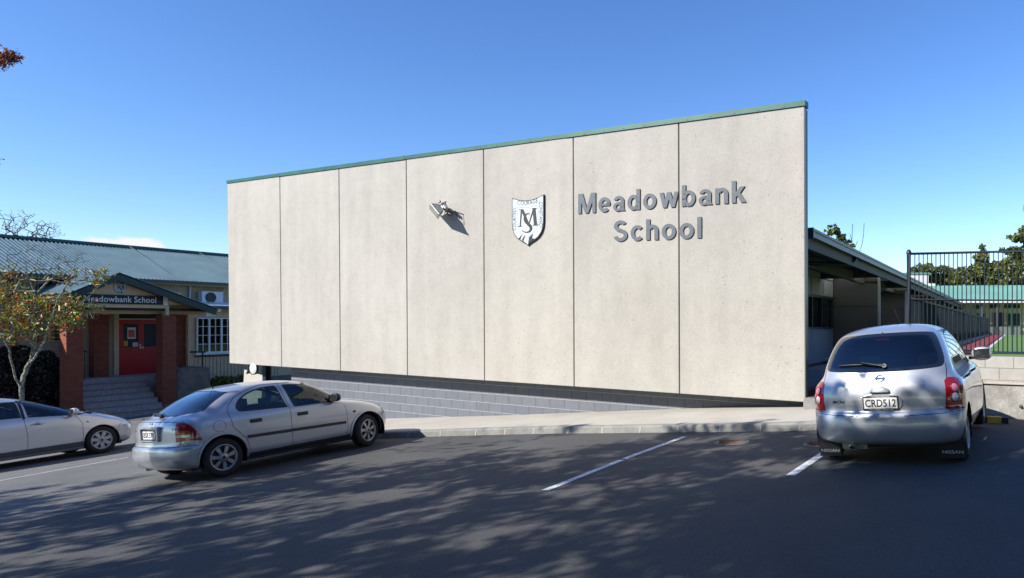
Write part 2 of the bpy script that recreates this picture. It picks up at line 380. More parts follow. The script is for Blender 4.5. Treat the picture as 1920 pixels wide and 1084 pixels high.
m=MB(); a=gp(1170,861); b=gp(1284,819); strip(m,a,b,.10,.005); tag(m.build('parking_line',M['whiteline'],fix=False),kind='structure')
m=MB(); a=gp(1482,892); b=gp(1546,849); b=a+(b-a)*2.1; strip(m,a,b,.105,.005); tag(m.build('parking_line',M['whiteline'],fix=False),kind='structure')
m=MB(); a=gp(-200,938); b=gp(240,858); strip(m,a,b,.06,.005); tag(m.build('parking_line',M['whiteline'],fix=False),kind='structure')
for (px,py,r,lab) in ((1372,830,.25,'round rusty manhole cover in the tarmac right of the long parking line'),(1536,833,.21,'round manhole cover beside the left rear wheel of the small silver car')):
    c=gp(px,py); root=thing('manhole_cover',c,lab,'manhole cover')
    m=MB()
    def rf(r0,h,c=c):
        return [(c.x+r0*math.cos(t_),c.y+r0*math.sin(t_),gz(c.x+r0*math.cos(t_),c.y+r0*math.sin(t_))+h) for t_ in [2*math.pi*k/32 for k in range(32)]]
    A_=rf(r,.006); B_=rf(r*.9,.008); m.add(A_+B_,[(i,(i+1)%32,32+(i+1)%32,32+i) for i in range(32)]); m.build('frame',M['kerb'],root,fix=False)
    m=MB(); m.add(rf(r*.88,.009),[tuple(range(32))])
    for i in range(-4,5):
        for j in range(-4,5):
            x=i*r*.19+(j%2)*r*.09; y=j*r*.19
            if math.hypot(x,y)<r*.76: m.box((c.x+x-r*.06,c.y+y-r*.035,c.z+.004),(c.x+x+r*.06,c.y+y+r*.035,c.z+.018))
    m.build('lid',M['rust'],root,fix=False)
# ------------------------------------------------------------------ kerb and footpath
KP=[(-9.6,15.6),(-7.6,14.75),(-5.43,13.88),(-3.9,13.33),(-2.28,12.66),(-.95,12.0),(.36,11.35),(1.4,10.83),(2.3,10.42),(2.78,10.5),(3.05,10.85),(3.15,11.4),(3.1,11.95)]
def dens(P,n=8):
    out=[]
    for i in range(len(P)-1):
        p0=Vector(P[max(i-1,0)]);p1=Vector(P[i]);p2=Vector(P[i+1]);p3=Vector(P[min(i+2,len(P)-1)])
        for k in range(n):
            t_=k/n; out.append(.5*((2*p1)+(p2-p0)*t_+(2*p0-5*p1+4*p2-p3)*t_*t_+(3*p1-p0-3*p2+p3)*t_**3))
    return out+[Vector(P[-1])]
KD=dens(KP)
def gzr(x,y): return gz(min(x,4.2),y)
m=MB(); L=[]
for i,p in enumerate(KD):
    d=(KD[min(i+1,len(KD)-1)]-KD[max(i-1,0)]).normalized(); n=Vector((-d.y,d.x))   # towards the footpath
    if n.dot(Vector((WF.v[0],WF.v[1])))<-.4: n=-n
    L.append((p,n))
acc=0; blocks=MB(); seg=[]
H=.125
rows=[(0,-.06),(.012,H-.03),(.03,H-.006),(.14,H+.004),(.14,-.06)]
vs=[];fs=[]
for i,(p,n) in enumerate(L):
    for a_,h_ in rows:
        q=p+n*a_; vs.append((q.x,q.y,gz(q.x,q.y)+h_))
for i in range(len(L)-1):
    for k in range(4): a_=i*5+k; fs.append((a_,a_+5,a_+6,a_+1))
m.add(vs,fs)
acc=0
for i in range(1,len(L)):
    acc+=(L[i][0]-L[i-1][0]).length
    if acc>.62:
        acc=0; p,n=L[i]; d=Vector((n.y,-n.x))
        q=[p-d*.012,p+d*.012]
        m.cur=1
        m.add([(*(q[0]-n*.004),gz(*q[0])+.0),(*(q[1]-n*.004),gz(*q[1])+.0),(*(q[1]+n*.010),gz(*q[1])+H-.026),(*(q[0]+n*.010),gz(*q[0])+H-.026),
               (*(q[1]+n*.14),gz(*q[1])+H+.008),(*(q[0]+n*.14),gz(*q[0])+H+.008)],[(0,1,2,3),(3,2,4,5)]); m.cur=0
tag(m.build('kerb',[M['kerb'],M['pave']],fix=False),kind='structure')
# footpath between the kerb and the wall
m=MB(); vs=[];fs=[]; NV=6
for i,(p,n) in enumerate(L):
    a_=p+n*.138
    u=(a_.x-WF.o[0])*WF.u[0]+(a_.y-WF.o[1])*WF.u[1]
    e=WF.pt(min(u+.15,18.3),.46,0)
    for k in range(NV+1):
        f_=k/NV; q=Vector((a_.x+(e.x-a_.x)*f_,a_.y+(e.y-a_.y)*f_))
        drop=0
        if u<17: drop=-.012*max(0,15.5-u)*f_
        vs.append((q.x,q.y,gzr(q.x,q.y)+H+.003+drop*1.0))
for i in range(len(L)-1):
    for k in range(NV): a_=i*(NV+1)+k; fs.append((a_,a_+NV+1,a_+NV+2,a_+1))
m.add(vs,fs,True); tag(m.build('footpath',M['pave'],fix=False),kind='structure')
# ------------------------------------------------------------------ the long concrete wall building
LW=17.47
zb=lambda u:.459-.0120*u
zt=lambda u:5.836-.0158*u
def lean(u,z): return u+(5.7-z)*(.003+.017*(1-u/LW)**2)
def wp(u,v,z): return WF.pt(lean(u,z),v,z)
root=thing('panel_wall_building',WF.pt(8.7,3,0),'long hall with seven tall pale concrete wall panels and a thin green roof edge','building')
PW=LW/7
for k in range(7):
    u0=k*PW+(.012 if k else 0); u1=(k+1)*PW-(.012 if k<6 else 0)
    m=MB(); b=.012
    m.hexa([wp(u0,.0,zb(u0)),wp(u1,.0,zb(u1)),wp(u1,.16,zb(u1)),wp(u0,.16,zb(u0)),wp(u0,.0,zt(u0)),wp(u1,.0,zt(u1)),wp(u1,.16,zt(u1)),wp(u0,.16,zt(u0))])
    m.build('wall_panel',M['panel'],root,bevel=.012)
for k in range(1,7):
    m=MB(); u=k*PW; m.hexa([wp(u-.05,.05,zb(u)+.01),wp(u+.05,.05,zb(u)+.01),wp(u+.05,.12,zb(u)+.01),wp(u-.05,.12,zb(u)+.01),wp(u-.05,.05,zt(u)-.01),wp(u+.05,.05,zt(u)-.01),wp(u+.05,.12,zt(u)-.01),wp(u-.05,.12,zt(u)-.01)]); m.build('joint_sealant',M['rubber'],root)
# green flashing in lengths
m=MB(); cuts=[0,2.45,7.45,12.3,LW+.02]
for i in range(4):
    a_,b_=cuts[i]-.01,cuts[i+1]; o=.004*(i%2)
    m.hexa([wp(a_,-.022-o,zt(a_)-.012-o),wp(b_,-.022-o,zt(b_)-.012-o),wp(b_,.2,zt(b_)-.012-o),wp(a_,.2,zt(a_)-.012-o),wp(a_,-.022-o,zt(a_)+.075+o),wp(b_,-.022-o,zt(b_)+.075+o),wp(b_,.2,zt(b_)+.095+o),wp(a_,.2,zt(a_)+.095+o)])
m.build('roof_flashing',M['green'],root)
for i in range(36):
    m=MB(); u=.3+i*.48; m.lathe([(0,-.034),(.012,-.03),(.012,-.02)],lambda a,b,h,u=u:wp(u+a,h,zt(u)+.012+b),8)
    m.build('flashing_screw',M['alu'],root)
# steel channel at the right end of the panels
m=MB(); m.hexa([wp(LW+.002,.01,zb(LW)),wp(LW+.012,.01,zb(LW)),wp(LW+.012,.17,zb(LW)),wp(LW+.002,.17,zb(LW)),wp(LW+.002,.01,5.5),wp(LW+.012,.01,5.5),wp(LW+.012,.17,5.5),wp(LW+.002,.17,5.5)])
m.build('end_trim',M['gutter'],root)
# body of the hall behind the panels, the painted block base and the dark recess under the left end
UB=WF.U(545,.4)
_ub=WF.U(1480,9); _ul=max(.4,WF.U(450,9))
m=MB(); m.hexa([WF.pt(.4,.17,zb(0)+.25),WF.pt(17.2,.17,zb(17)+.25),WF.pt(_ub,9,zb(17)+.25),WF.pt(_ul,9,zb(0)+.25),WF.pt(.4,.17,5.4),WF.pt(17.2,.17,5.2),WF.pt(_ub,9,3.6),WF.pt(_ul,9,3.8)])
m.build('hall_body',M['wingwall'],root)
m=MB(); m.fbox(WF,UB,17.3,.42,.62,-2.2,zb(8)+.32); m.build('block_base',M['block'],root)
m=MB(); m.fbox(WF,.5,UB-.002,2.6,2.8,-2.4,.75); m.fbox(WF,UB-.2,UB-.003,.64,2.6,-2.4,.75); m.build('recess_wall',M['steel'],root)
m=MB(); m.fbox(WF,UB+.02,17.3,.62,6,-2.2,.3); m.build('foundation',M['steel'],root)
for i,u in enumerate((.9,)):
    m=MB(); m.fbox(WF,u,u+.16,.5,.66,-2.3,.7); m.build('support_post',M['steel'],root)
# convex mirror disc at the left end
u,z=WF.px(475,691,.02); c=WF.pt(u,.02,z)
root2=thing('convex_mirror',c,'round white convex mirror disc under the left end of the concrete wall','mirror')
m=MB(); m.lathe([(0,-.05),(.06,-.046),(.12,-.03),(.165,-.008)],lambda a,b,h:WF.pt(u+a,.02+h,z+b),28); m.build('mirror_face',M['offwhite'],root2)
m=MB(); m.lathe([(.16,-.012),(.178,-.012),(.18,.03),(.0,.04)],lambda a,b,h:WF.pt(u+a,.02+h,z+b),28); m.build('rim',M['plast'],root2)
m=MB(); m.tube([WF.pt(u,.06,z),WF.pt(u,.2,z+.1),WF.pt(u,.3,z+.35)],.02); m.build('bracket',M['steel'],root2)
# ------------------------------------------------------------------ lettering (strokes in cap heights)
def glyph(ch):
    w=.205
    S=[]
    def R(x0,x1,y0,y1): S.append([(x0,y0),(x1,y0),(x1,y1),(x0,y1)])
    def P(*p): S.append(list(p))
    def A(cx,cy,rx,ry,a0,a1,wx=.195,wy=.165,n=20):
        o=[];i_=[]
        for k in range(n+1):
            t_=math.radians(a0+(a1-a0)*k/n)
            o.append((cx+rx*math.cos(t_),cy+ry*math.sin(t_))); i_.append((cx+(rx-wx)*math.cos(t_),cy+(ry-wy)*math.sin(t_)))
        for k in range(n): S.append([o[k],o[k+1],i_[k+1],i_[k]])
    x=.725; adv=.8
    if ch=='M':
        R(0,.19,0,1);R(.85,1.04,0,1);P((0,1),(.27,1),(.61,.0),(.43,.0));P((.77,1),(1.04,1),(.61,.0),(.43,.0));adv=1.04
    elif ch=='o': A(.355,x/2,.355,x/2+.015,0,360,n=40);adv=.71
    elif ch=='e':
        A(.34,x/2,.34,x/2+.015,0,315,n=34); R(.16,.665,.30,.42);adv=.68
    elif ch=='a':
        A(.32,.50,.29,.235,0,165,n=20,wx=.19,wy=.145); R(.42,.61,.0,.5); A(.27,.205,.27,.22,0,360,n=30,wx=.17,wy=.12); adv=.64
        R(.3,.5,.315,.43); P((.55,.0),(.68,.0),(.62,.1),(.6,.2))
    elif ch=='d': A(.33,x/2,.33,x/2+.015,0,360,n=40); R(.49,.69,0,1);adv=.69
    elif ch=='b': A(.36,x/2,.33,x/2+.015,0,360,n=40); R(0,.2,0,1);adv=.69
    elif ch=='w':
        P((.0,x),(.21,x),(.38,.0),(.19,.0));P((.40,x),(.60,x),(.38,.0),(.19,.0));P((.40,x),(.60,x),(.81,.0),(.62,.0));P((.79,x),(1.0,x),(.81,.0),(.62,.0));adv=1.0
    elif ch in 'nh':
        R(0,.2,0,x if ch=='n' else 1); A(.34,.42,.29,.32,0,150,n=18,wx=.2,wy=.165); R(.43,.63,0,.43);adv=.63
    elif ch=='k': R(0,.2,0,1);P((.15,.22),(.36,.38),(.62,x),(.40,x),(.15,.42));P((.22,.42),(.36,.52),(.68,0),(.44,0));adv=.66
    elif ch=='S':
        A(.385,.735,.35,.28,28,270,n=26,wx=.2,wy=.165); A(.385,.285,.375,.30,90,-165,n=26,wx=.2,wy=.165); adv=.77
        S[:]=[p for p in S]
    elif ch=='c': A(.35,x/2,.35,x/2+.015,42,318,n=34);adv=.64
    elif ch=='l': R(0,.2,0,1);adv=.2
    return S,adv
def word(txt,px0,py0,px1,py1,h0,h1,space,grp,labels):
    u0,z0=WF.px(px0,py0,-.05); u1,z1=WF.px(px1,py1,-.05)
    advs=[glyph(c)[1] for c in txt]; tot=sum(advs)+space*(len(txt)-1); sc=(u1-u0)/tot; x=0
    for i,c in enumerate(txt):
        g,ad=glyph(c); m=MB()
        for j,p in enumerate(g):
            dd=-.024-.0006*(j%5) if c not in 'oecS' else -.024
            ar=sum(p[k][0]*p[(k+1)%len(p)][1]-p[(k+1)%len(p)][0]*p[k][1] for k in range(len(p)))
            if ar<0: p=p[::-1]
            def fn(a,b,v,x=x):
                t_=(x+a)/tot; H_=h0+(h1-h0)*t_; uu=u0+(u1-u0)*t_
                return WF.pt(uu,v,z0+(z1-z0)*t_+b*H_)
            m.prism(p,fn,dd,-.003)
        o=m.build('letter',M['charcoal'],labels); x+=ad+space
lz=WF.px(1240,420,-.05); root=thing('wall_lettering',WF.pt(lz[0],0,lz[1]),'large grey raised letters spelling the school name in two lines on the concrete wall','lettering')
ua,za=WF.px(1082,364,-.05); ub,zb_=WF.px(1082,401,-.05); uc,zc=WF.px(1397,337,-.05); ud,zd=WF.px(1397,378.5,-.05)
word('Meadowbank',1082.5,400.5,1397,378.5,za-zb_,zc-zd,.17,None,root)
ua,za=WF.px(1149,414.6,-.05); ub,zb_=WF.px(1149,453,-.05); uc,zc=WF.px(1314,406,-.05); ud,zd=WF.px(1314,446,-.05)
word('School',1148.5,452.5,1314,446,za-zb_,zc-zd,.17,None,root)
# ------------------------------------------------------------------ crest
def crest(fr,px0,px1,pyt,pyb,v,name,lab,small=False,root=None):
    """shield: local x 0..1 , y 0(tip)..1(top corners)"""
    pxc=(px0+px1)/2
    ua=fr.U(px0,v); ub=fr.U(px1,v); zt_=fr.Z(pxc,pyt,v); zb_=fr.Z(pxc,pyb,v); W=ub-ua; Hh=zt_-zb_
    root=root or thing(name,fr.pt((ua+ub)/2,v,(zt_+zb_)/2),lab,'crest')
    def outline(k=1.0,cx=.5,cy=.52):
        P=[(0,1)]
        for i in range(1,12): t_=i/12; P.append((t_,1-.085*math.sin(math.pi*t_)))
        P.append((1,1)); 
        P+= [(1,.8),(1,.5),(.985,.36),(.93,.25),(.84,.165),(.72,.105),(.6,.06),(.535,.03),(.5,0)]
        P+= [(.465,.03),(.4,.06),(.28,.105),(.16,.165),(.07,.25),(.015,.36),(0,.5),(0,.8)]
        return [(cx+(a-cx)*k,cy+(b-cy)*k) for a,b in P]
    def fn(a,b,d): return fr.pt(ua+a*W,v+d,zb_+b*Hh)
    m=MB(); m.prism(outline(1.0),fn,-.010,.034); m.build('backing_plate',M['plast'],root)
    m=MB(); m.prism(outline(.955),fn,-.013,-.009); m.build('shield_face',M['crestblue'],root)
    # inner panel line
    I=[(.17,.80),(.5,.765),(.83,.80),(.83,.47),(.80,.36),(.72,.27),(.6,.215),(.5,.165),(.4,.215),(.28,.27),(.2,.36),(.17,.47)]
    m=MB(); n=len(I)
    def line(m,p,q,w,d=-.0145):
        p=Vector(p);q=Vector(q); dd=(q-p); nn=Vector((-dd.y*Hh,dd.x*W)); 
        a=Vector((dd.x*W,dd.y*Hh)); nn=Vector((-a.y,a.x)).normalized()*w/2
        o=Vector((nn.x/W,nn.y/Hh)); m.add([fn(*(p-o),d),fn(*(q-o),d),fn(*(q+o),d),fn(*(p+o),d)],[(0,1,2,3)])
    lw=.006*(W/.85)
    for i in range(n): line(m,I[i],I[(i+1)%n],lw)
    if not small: line(m,(.03,.97),(.17,.80),lw); line(m,(.97,.97),(.83,.80),lw)
    m.build('panel_line',M['gutter'],root,fix=False)
    # monogram: M with an S laced through it
    m=MB(); d0,d1=-.0165,-.0135
    def pol(pts,dz=0): 
        ar=sum(pts[k][0]*pts[(k+1)%len(pts)][1]-pts[(k+1)%len(pts)][0]*pts[k][1] for k in range(len(pts)))
        m.prism(pts if ar>0 else pts[::-1],fn,d0-dz,d1)
    mx=lambda x:.20+.60*x; my=lambda y:.395+.345*y
    q=lambda *P:[(mx(a),my(b)) for a,b in P]
    pol(q((.08,.0),(.15,.0),(.22,.95),(.14,.95))); pol(q((.0,.0),(.22,.0),(.22,.04),(0,.04)),.0006); pol(q((.06,.97),(.24,.97),(.24,1.02),(.06,1.02)),.0008)
    pol(q((.14,1.0),(.29,1.0),(.60,.10),(.52,.02)),.0012); pol(q((.52,.02),(.60,.12),(.86,.98),(.78,.98)),.0018)
    pol(q((.76,1.0),(.92,1.0),(1.0,.0),(.84,.0)),.0024); pol(q((.78,.0),(1.08,.0),(1.08,.04),(.78,.04)),.003); pol(q((.74,.97),(.98,.97),(.98,1.02),(.74,1.02)),.0033)
    C=[(.62,.66),(.56,.74),(.45,.72),(.37,.60),(.36,.44),(.42,.28),(.54,.12),(.66,-.04),(.68,-.2),(.60,-.32),(.45,-.35),(.30,-.30),(.22,-.22)]
    Wd=[.03,.05,.06,.09,.13,.15,.16,.15,.12,.09,.06,.05,.03]
    C=dens([Vector((*c_,)) for c_ in C],4); 
    for i in range(len(C)-1):
        wa=np.interp(i/4,range(13),Wd)/2; wb=np.interp((i+1)/4,range(13),Wd)/2
        dd=(C[i+1]-C[i]).normalized(); nn=Vector((-dd.y,dd.x))
        pol(q(tuple(C[i]-nn*wa),tuple(C[i+1]-nn*wb),tuple(C[i+1]+nn*wb),tuple(C[i]+nn*wa)),.004+.0003*(i%3))
    # black flashes at the foot of the shield
    P3=[(.27,.20),(.33,.24),(.27,.13),(.22,.16)],[(.37,.185),(.43,.215),(.37,.095),(.32,.12)],[(.52,.05),(.55,.17),(.68,.235),(.64,.15),(.72,.13),(.6,.075)]
    for p in P3: pol(p)
    m.build('monogram',M['black'],root)
    if not small:
        for (txt,x0,x1,y0,y1,rot) in (('COURAGE',.18,.82,.825,.905,0),('COURTESY',.035,.135,.33,.80,1),('CONSTANCY',.865,.965,.33,.86,-1)):
            vs,fs=text_geo(txt,1,.004)
            vs=fit_text(vs,0,1,0,1)
            if rot==0: P=[fn(x0+a.x*(x1-x0),y0+a.y*(y1-y0)+.03*(abs(a.x-.5)*2)**2,-.0150) for a in vs]
            elif rot==1: P=[fn(x1-a.y*(x1-x0),y0+a.x*(y1-y0),-.0150) for a in vs]
            else: P=[fn(x0+a.y*(x1-x0),y1-a.x*(y1-y0),-.0150) for a in vs]
            m=MB(); m.add(P,fs); m.build('motto',M['black'],root,fix=False)
    else:
        m=MB(); 
        for i in range(7): m.add([fn(.17+i*.1,.86+.01*abs(i-3),-.0145),fn(.23+i*.1,.86+.01*abs(i-3),-.0145),fn(.23+i*.1,.91+.01*abs(i-3),-.0145),fn(.17+i*.1,.91+.01*abs(i-3),-.0145)],[(0,1,2,3)])
        m.build('motto',M['black'],root,fix=False)
M['crestblue']=flat('crest_white',(.50,.55,.58),.5,var=.03)
crest(WF,960.5,1020,368,461,-.03,'school_crest','white shield crest with a black MS monogram fixed high on the concrete wall')
# ------------------------------------------------------------------ floodlight on the wall
def at(px,py,v): u,z=WF.px(px,py,v); return Vector((u,v,z))
fl=at(820,393,-.33); root=thing('floodlight',WF.pt(fl.x,0,fl.z),'grey metal floodlight on a bracket high on the concrete wall, left of the crest','floodlight')
_ex=Vector((.75,-.65,.107)).normalized(); _ez=Vector((-.75,.13,.64)).normalized(); _ey=_ez.cross(_ex).normalized()
M['lensgrey']=flat('grey_lamp_glass',(.23,.235,.215),.25,.2,var=.35,scale=9)  # grey lamp glass with a mottled tone
R_=Matrix((_ex,_ey,_ez)).transposed()
def fp(x,y,z,c=fl):
    q=R_@Vector((x,y,z)); return WF.pt(c.x+q.x,c.y+q.y,c.z+q.z)
m=MB()
hw,hh=.205,.205
m.hexa([fp(-hw,-.06,-hh),fp(hw,-.06,-hh),fp(hw*.62,.09,-hh*.6),fp(-hw*.62,.09,-hh*.6),fp(-hw,-.06,hh),fp(hw,-.06,hh),fp(hw*.62,.09,hh*.6),fp(-hw*.62,.09,hh*.6)])
for k in range(5):
    x=-.12+k*.06; m.hexa([fp(x,.14,-.1),fp(x+.012,.14,-.1),fp(x+.012,.2,-.1),fp(x,.2,-.1),fp(x,.14,.1),fp(x+.012,.14,.1),fp(x+.012,.2,.1),fp(x,.2,.1)])
m.build('housing',M['alu'],root,bevel=.012)
m=MB(); m.hexa([fp(-hw-.02,-.09,-hh-.02),fp(hw+.02,-.09,-hh-.02),fp(hw+.02,-.055,-hh-.02),fp(-hw-.02,-.055,-hh-.02),fp(-hw-.02,-.09,hh+.02),fp(hw+.02,-.09,hh+.02),fp(hw+.02,-.055,hh+.02),fp(-hw-.02,-.055,hh+.02)]); m.build('front_frame',M['alu'],root,bevel=.006)
m=MB(); m.hexa([fp(-hw+.03,-.094,-hh+.03),fp(hw-.03,-.094,-hh+.03),fp(hw-.03,-.088,-hh+.03),fp(-hw+.03,-.088,-hh+.03),fp(-hw+.03,-.094,hh-.03),fp(hw-.03,-.094,hh-.03),fp(hw-.03,-.088,hh-.03),fp(-hw+.03,-.088,hh-.03)]); m.build('lens',M['lensgrey'],root)
m=MB(); wx=fl.x-.02
m.tube([fp(-hw-.05,.02,0),fp(-hw-.05,.22,.04),fp(hw+.05,.22,.04),fp(hw+.05,.02,0)],.014,6)
m.tube([fp(.05,.22,.04),WF.pt(wx+.08,-.12,fl.z-.02),WF.pt(wx+.1,.0,fl.z-.02)],.03,8); m.lathe([(.09,-.03),(.09,0)],lambda a,b,h:WF.pt(wx+.1+a,h,fl.z-.02+b),16); m.build('bracket',M['alu'],root)
m=MB(); m.lathe([(0,-.1),(.05,-.09),(.07,-.04),(.07,.04),(0,.05)],lambda a,b,h:fp(.17+a*.7,.10+b*.5+.02,.17+h*.6),14); m.build('sensor',M['alu'],root)
m=MB(); m.tube([fp(.15,.2,-.05),WF.pt(fl.x+.22,-.16,fl.z-.02),WF.pt(fl.x+.30,-.06,fl.z-.06),WF.pt(fl.x+.28,-.0,fl.z-.12)],.009,6); m.build('cable',M['plast'],root)
# ------------------------------------------------------------------ steps and retaining wall on the right
m=MB(); m.fbox(WF,LW+.03,LW+1.4,-.18,.62,-.05,.335); m.build
root=tag(m.build('entry_step',M['kerb'],bevel=.012),'low concrete step block at the right end of the tall concrete wall','step')
rt=thing('retaining_wall',WF.pt(20,0,0),'low retaining wall of pale blocks on a rough concrete footing behind the small silver car','wall')
U0=LW+.62
m=MB(); m.fbox(WF,U0,27,-.0,.35,-.4,.70); m.build('footing',M['rough'],rt,bevel=.02)
m=MB(); m.fbox(WF,U0+.01,27,-.035,.36,.70,.735); m.build('ledge',M['pave'],rt,bevel=.008)
m=MB(); m.fbox(WF,U0+.015,27,.03,.24,.735,1.135); m.build('block_courses',M['blockpale'],rt,bevel=.006)
u,z=WF.px(1914,768,0)
m=MB(); m.lathe([(.008,-.03),(.02,-.028),(.028,.0)],lambda a,b,h:WF.pt(u+a,h,z+.05+b),14); m.lathe([(.0,-.044),(.014,-.044)],lambda a,b,h:WF.pt(u+a,h,z+.05+b),10); m.build('weep_pipe',M['rust'],rt)
# wheel stop
pe=gp(1895,795); root=thing('wheel_stop',pe,'black and yellow rubber wheel stop on the tarmac beside the small silver car','wheel stop')
ue=(pe.x-WF.o[0])*WF.u[0]+(pe.y-WF.o[1])*WF.u[1]; ve=(pe.x-WF.o[0])*WF.v[0]+(pe.y-WF.o[1])*WF.v[1]
def ws(m,a,b,s=0):
    pts=[(-.075-s,0),(-.055-s,.085+s),(.055+s,.085+s),(.075+s,0)]
    P=[]
    for u_ in (a,b):
        for (v_,h_) in pts: q=WF.pt(u_,ve+.075+v_,0); q.z=gz(q.x,q.y)+h_; P.append(q)
    m.add(P,[(0,1,2,3),(7,6,5,4),(0,4,5,1),(1,5,6,2),(2,6,7,3)])
m=MB(); ws(m,ue-1.65,ue-.03); m.build('rubber_block',M['rubber'],root)
for k in range(4):
    m=MB(); a_=ue-.12-.19-k*.4; ws(m,a_,a_+.19,.003); m.build('yellow_band',M['yellow'],root)
# ------------------------------------------------------------------ right wing with a long eave
root=thing('classroom_wing',WG.pt(20,3,0),'long low classroom wing with a deep grey eave running away behind the concrete wall','building')
Tn,Tf=-.35,46
def ez(t): return 3.44-.0085*t      # gutter top
def eb(m,t0,t1,v0,v1,a,b):  # box hanging from the eave line, a..b below gutter top
    m.hexa([WG.pt(t0,v0,ez(t0)-b),WG.pt(t1,v0,ez(t1)-b),WG.pt(t1,v1,ez(t1)-b),WG.pt(t0,v1,ez(t0)-b),WG.pt(t0,v0,ez(t0)-a),WG.pt(t1,v0,ez(t1)-a),WG.pt(t1,v1,ez(t1)-a),WG.pt(t0,v1,ez(t0)-a)])
m=MB(); eb(m,Tn,Tf,0,.13,0,.05); eb(m,Tn,Tf,.02,.13,.05,.16); m.build('gutter',M['gutter'],root)
m=MB(); eb(m,Tn+.02,Tf,.14,.20,.01,.36); m.build('fascia',M['wingwall'],root)
m=MB(); eb(m,Tn-.03,Tn,-.02,.9,.0,.2); m.build('end_cap',M['gutterdark'],root)
sky_=[(8.2,9.9),(14.0,15.9),(20,21.6),(26,27.6)]
segs=[]; p=Tn
for a,b in sky_: segs.append((p,a)); p=b
segs.append((p,Tf))
m=MB()
for a,b in segs: eb(m,a,b,.20,2.05,.08,.14)
eb(m,Tn,Tf,2.05,9,.08,.14); m.build('roof',M['gutterdark'],root)
t=NT('translucent_sheet'); tl=t.n('ShaderNodeBsdfTranslucent'); tl.inputs[0].default_value=(.8,.82,.8,1); df=t.n('ShaderNodeBsdfDiffuse'); df.inputs[0].default_value=(.7,.7,.68,1)
mm=t.n('ShaderNodeMixShader',i_0=.1); t.l(tl.outputs[0],mm.inputs[1]); t.l(df.outputs[0],mm.inputs[2]); tp=t.n('ShaderNodeBsdfTransparent'); m3=t.n('ShaderNodeMixShader',i_0=.0); t.l(mm.outputs[0],m3.inputs[1]); t.l(tp.outputs[0],m3.inputs[2]); t.l(m3.outputs[0],t.out.inputs[0]); M['sheet']=t.m
for a,b in sky_:
    m=MB(); eb(m,a,b,.2,2.05,.09,.095); m.build('skylight',M['sheet'],root)
    m=MB()
    for q in (a,b): eb(m,q-.05,q+.05,.2,2.05,.14,.34)
    m.build('rafter',M['wingwall'],root)
m=MB(); eb(m,Tn,Tf,1.0,1.12,.14,.42); m.build('beam',M['wingwall'],root)
FZ=.36
tb=9.75
def wall(name,t0,t1,v,z0,z1,mat,th=.12):
    m=MB(); m.hexa([WG.pt(t0,v,z0),WG.pt(t1,v,z0),WG.pt(t1,v+th,z0),WG.pt(t0,v+th,z0),WG.pt(t0,v,min(z1,ez(t0)-.15)),WG.pt(t1,v,min(z1,ez(t1)-.15)),WG.pt(t1,v+th,min(z1,ez(t1)-.15)),WG.pt(t0,v+th,min(z1,ez(t0)-.15))])
    return m.build(name,mat,root)
wz1=E+(605-552)/F*19.8; wz0=E+(605-617)/F*19.8
wall('lower_wall',1.5,tb,2,FZ-.5,wz0,M['wingblue']); wall('upper_wall',1.5,tb,2,wz1,9,M['wingpale']); wall('side_wall',tb,Tf,2.0,-.5,9,M['wingwall'])
m=MB()
for zz in (wz1+.55,): m.fbox(WG,1.5,tb,1.985,1.999,zz-.008,zz+.008)
for tt in (3,5,7,8.4): m.fbox(WG,tt-.005,tt+.005,1.985,1.999,wz1+.08,3)
for zz in (FZ+.0,): m.fbox(WG,1.5,tb,1.97,1.999,FZ,FZ+.09)
m.build('cladding_joint',M['gutterdark'],root)
wn=tag(bpy.data.objects.new('window',None)); COL.objects.link(wn); wn.parent=root; wn.location=(0,0,0)
bpy.data.objects.remove(wn)
m=MB()
for a,b,c_,d_ in ((1.5,tb-.02,wz1-.06,wz1+.02),(1.5,tb-.02,wz0-.01,wz0+.05)): m.fbox(WG,a,b,1.97,2.09,c_,d_)
for tt in (3.0,5.0,7.05,8.2,9.62): m.fbox(WG,tt-.03,tt+.03,1.965,2.07,wz0+.051,wz1-.061)
wn=m.build('window',M['gutterdark'],root)
m=MB(); m.fbox(WG,1.5,tb-.03,2.03,2.04,wz0+.05,wz1-.06); o=m.build('pane',M['winglass'],wn); o.location=(0,0,0)
m=MB(); m.fbox(WG,1.5,tb,3.6,3.7,-.4,3); m.build('room_back',M['room'],root)
m=MB(); u_=8.9
for (a,b,z0,z1) in ((8.55,8.68,1.75,2.35),(9.1,9.25,1.8,2.15)): m.fbox(WG,a,b,2.2,2.24,z0,z1)
m.build('wall_poster',M['red'],root)
for k in range(5):
    t0=tb+6.55*k
    m=MB(); m.hexa([WG.pt(t0,.57,FZ-.6),WG.pt(t0+.12,.57,FZ-.6),WG.pt(t0+.12,4,FZ-.6),WG.pt(t0,4,FZ-.6),WG.pt(t0,.57,ez(t0)-.45),WG.pt(t0+.12,.57,ez(t0)-.45),WG.pt(t0+.12,4,ez(t0)-.3),WG.pt(t0,4,ez(t0)-.3)]) if k else m.hexa([WG.pt(t0,.57,FZ-.6),WG.pt(t0+.12,.57,FZ-.6),WG.pt(t0+.12,2.0,FZ-.6),WG.pt(t0,2.0,FZ-.6),WG.pt(t0,.57,ez(t0)-.45),WG.pt(t0+.12,.57,ez(t0)-.45),WG.pt(t0+.12,2.0,ez(t0)-.3),WG.pt(t0,2.0,ez(t0)-.3)])
    m.build('fin_wall',M['wingwall'],root)
    m=MB(); m.fbox(WG,t0-.04,t0+.10,.50,.565,FZ-.6,ez(t0)-.2); m.build('corner_post',M['wingpale'],root)
m=MB()
for k in range(2):
    t0=tb+6.55*k; m.fbox(WG,t0-.012,t0-.001,.6,1.98,2.2,2.215)
m.build('cladding_joint',M['gutterdark'],root)
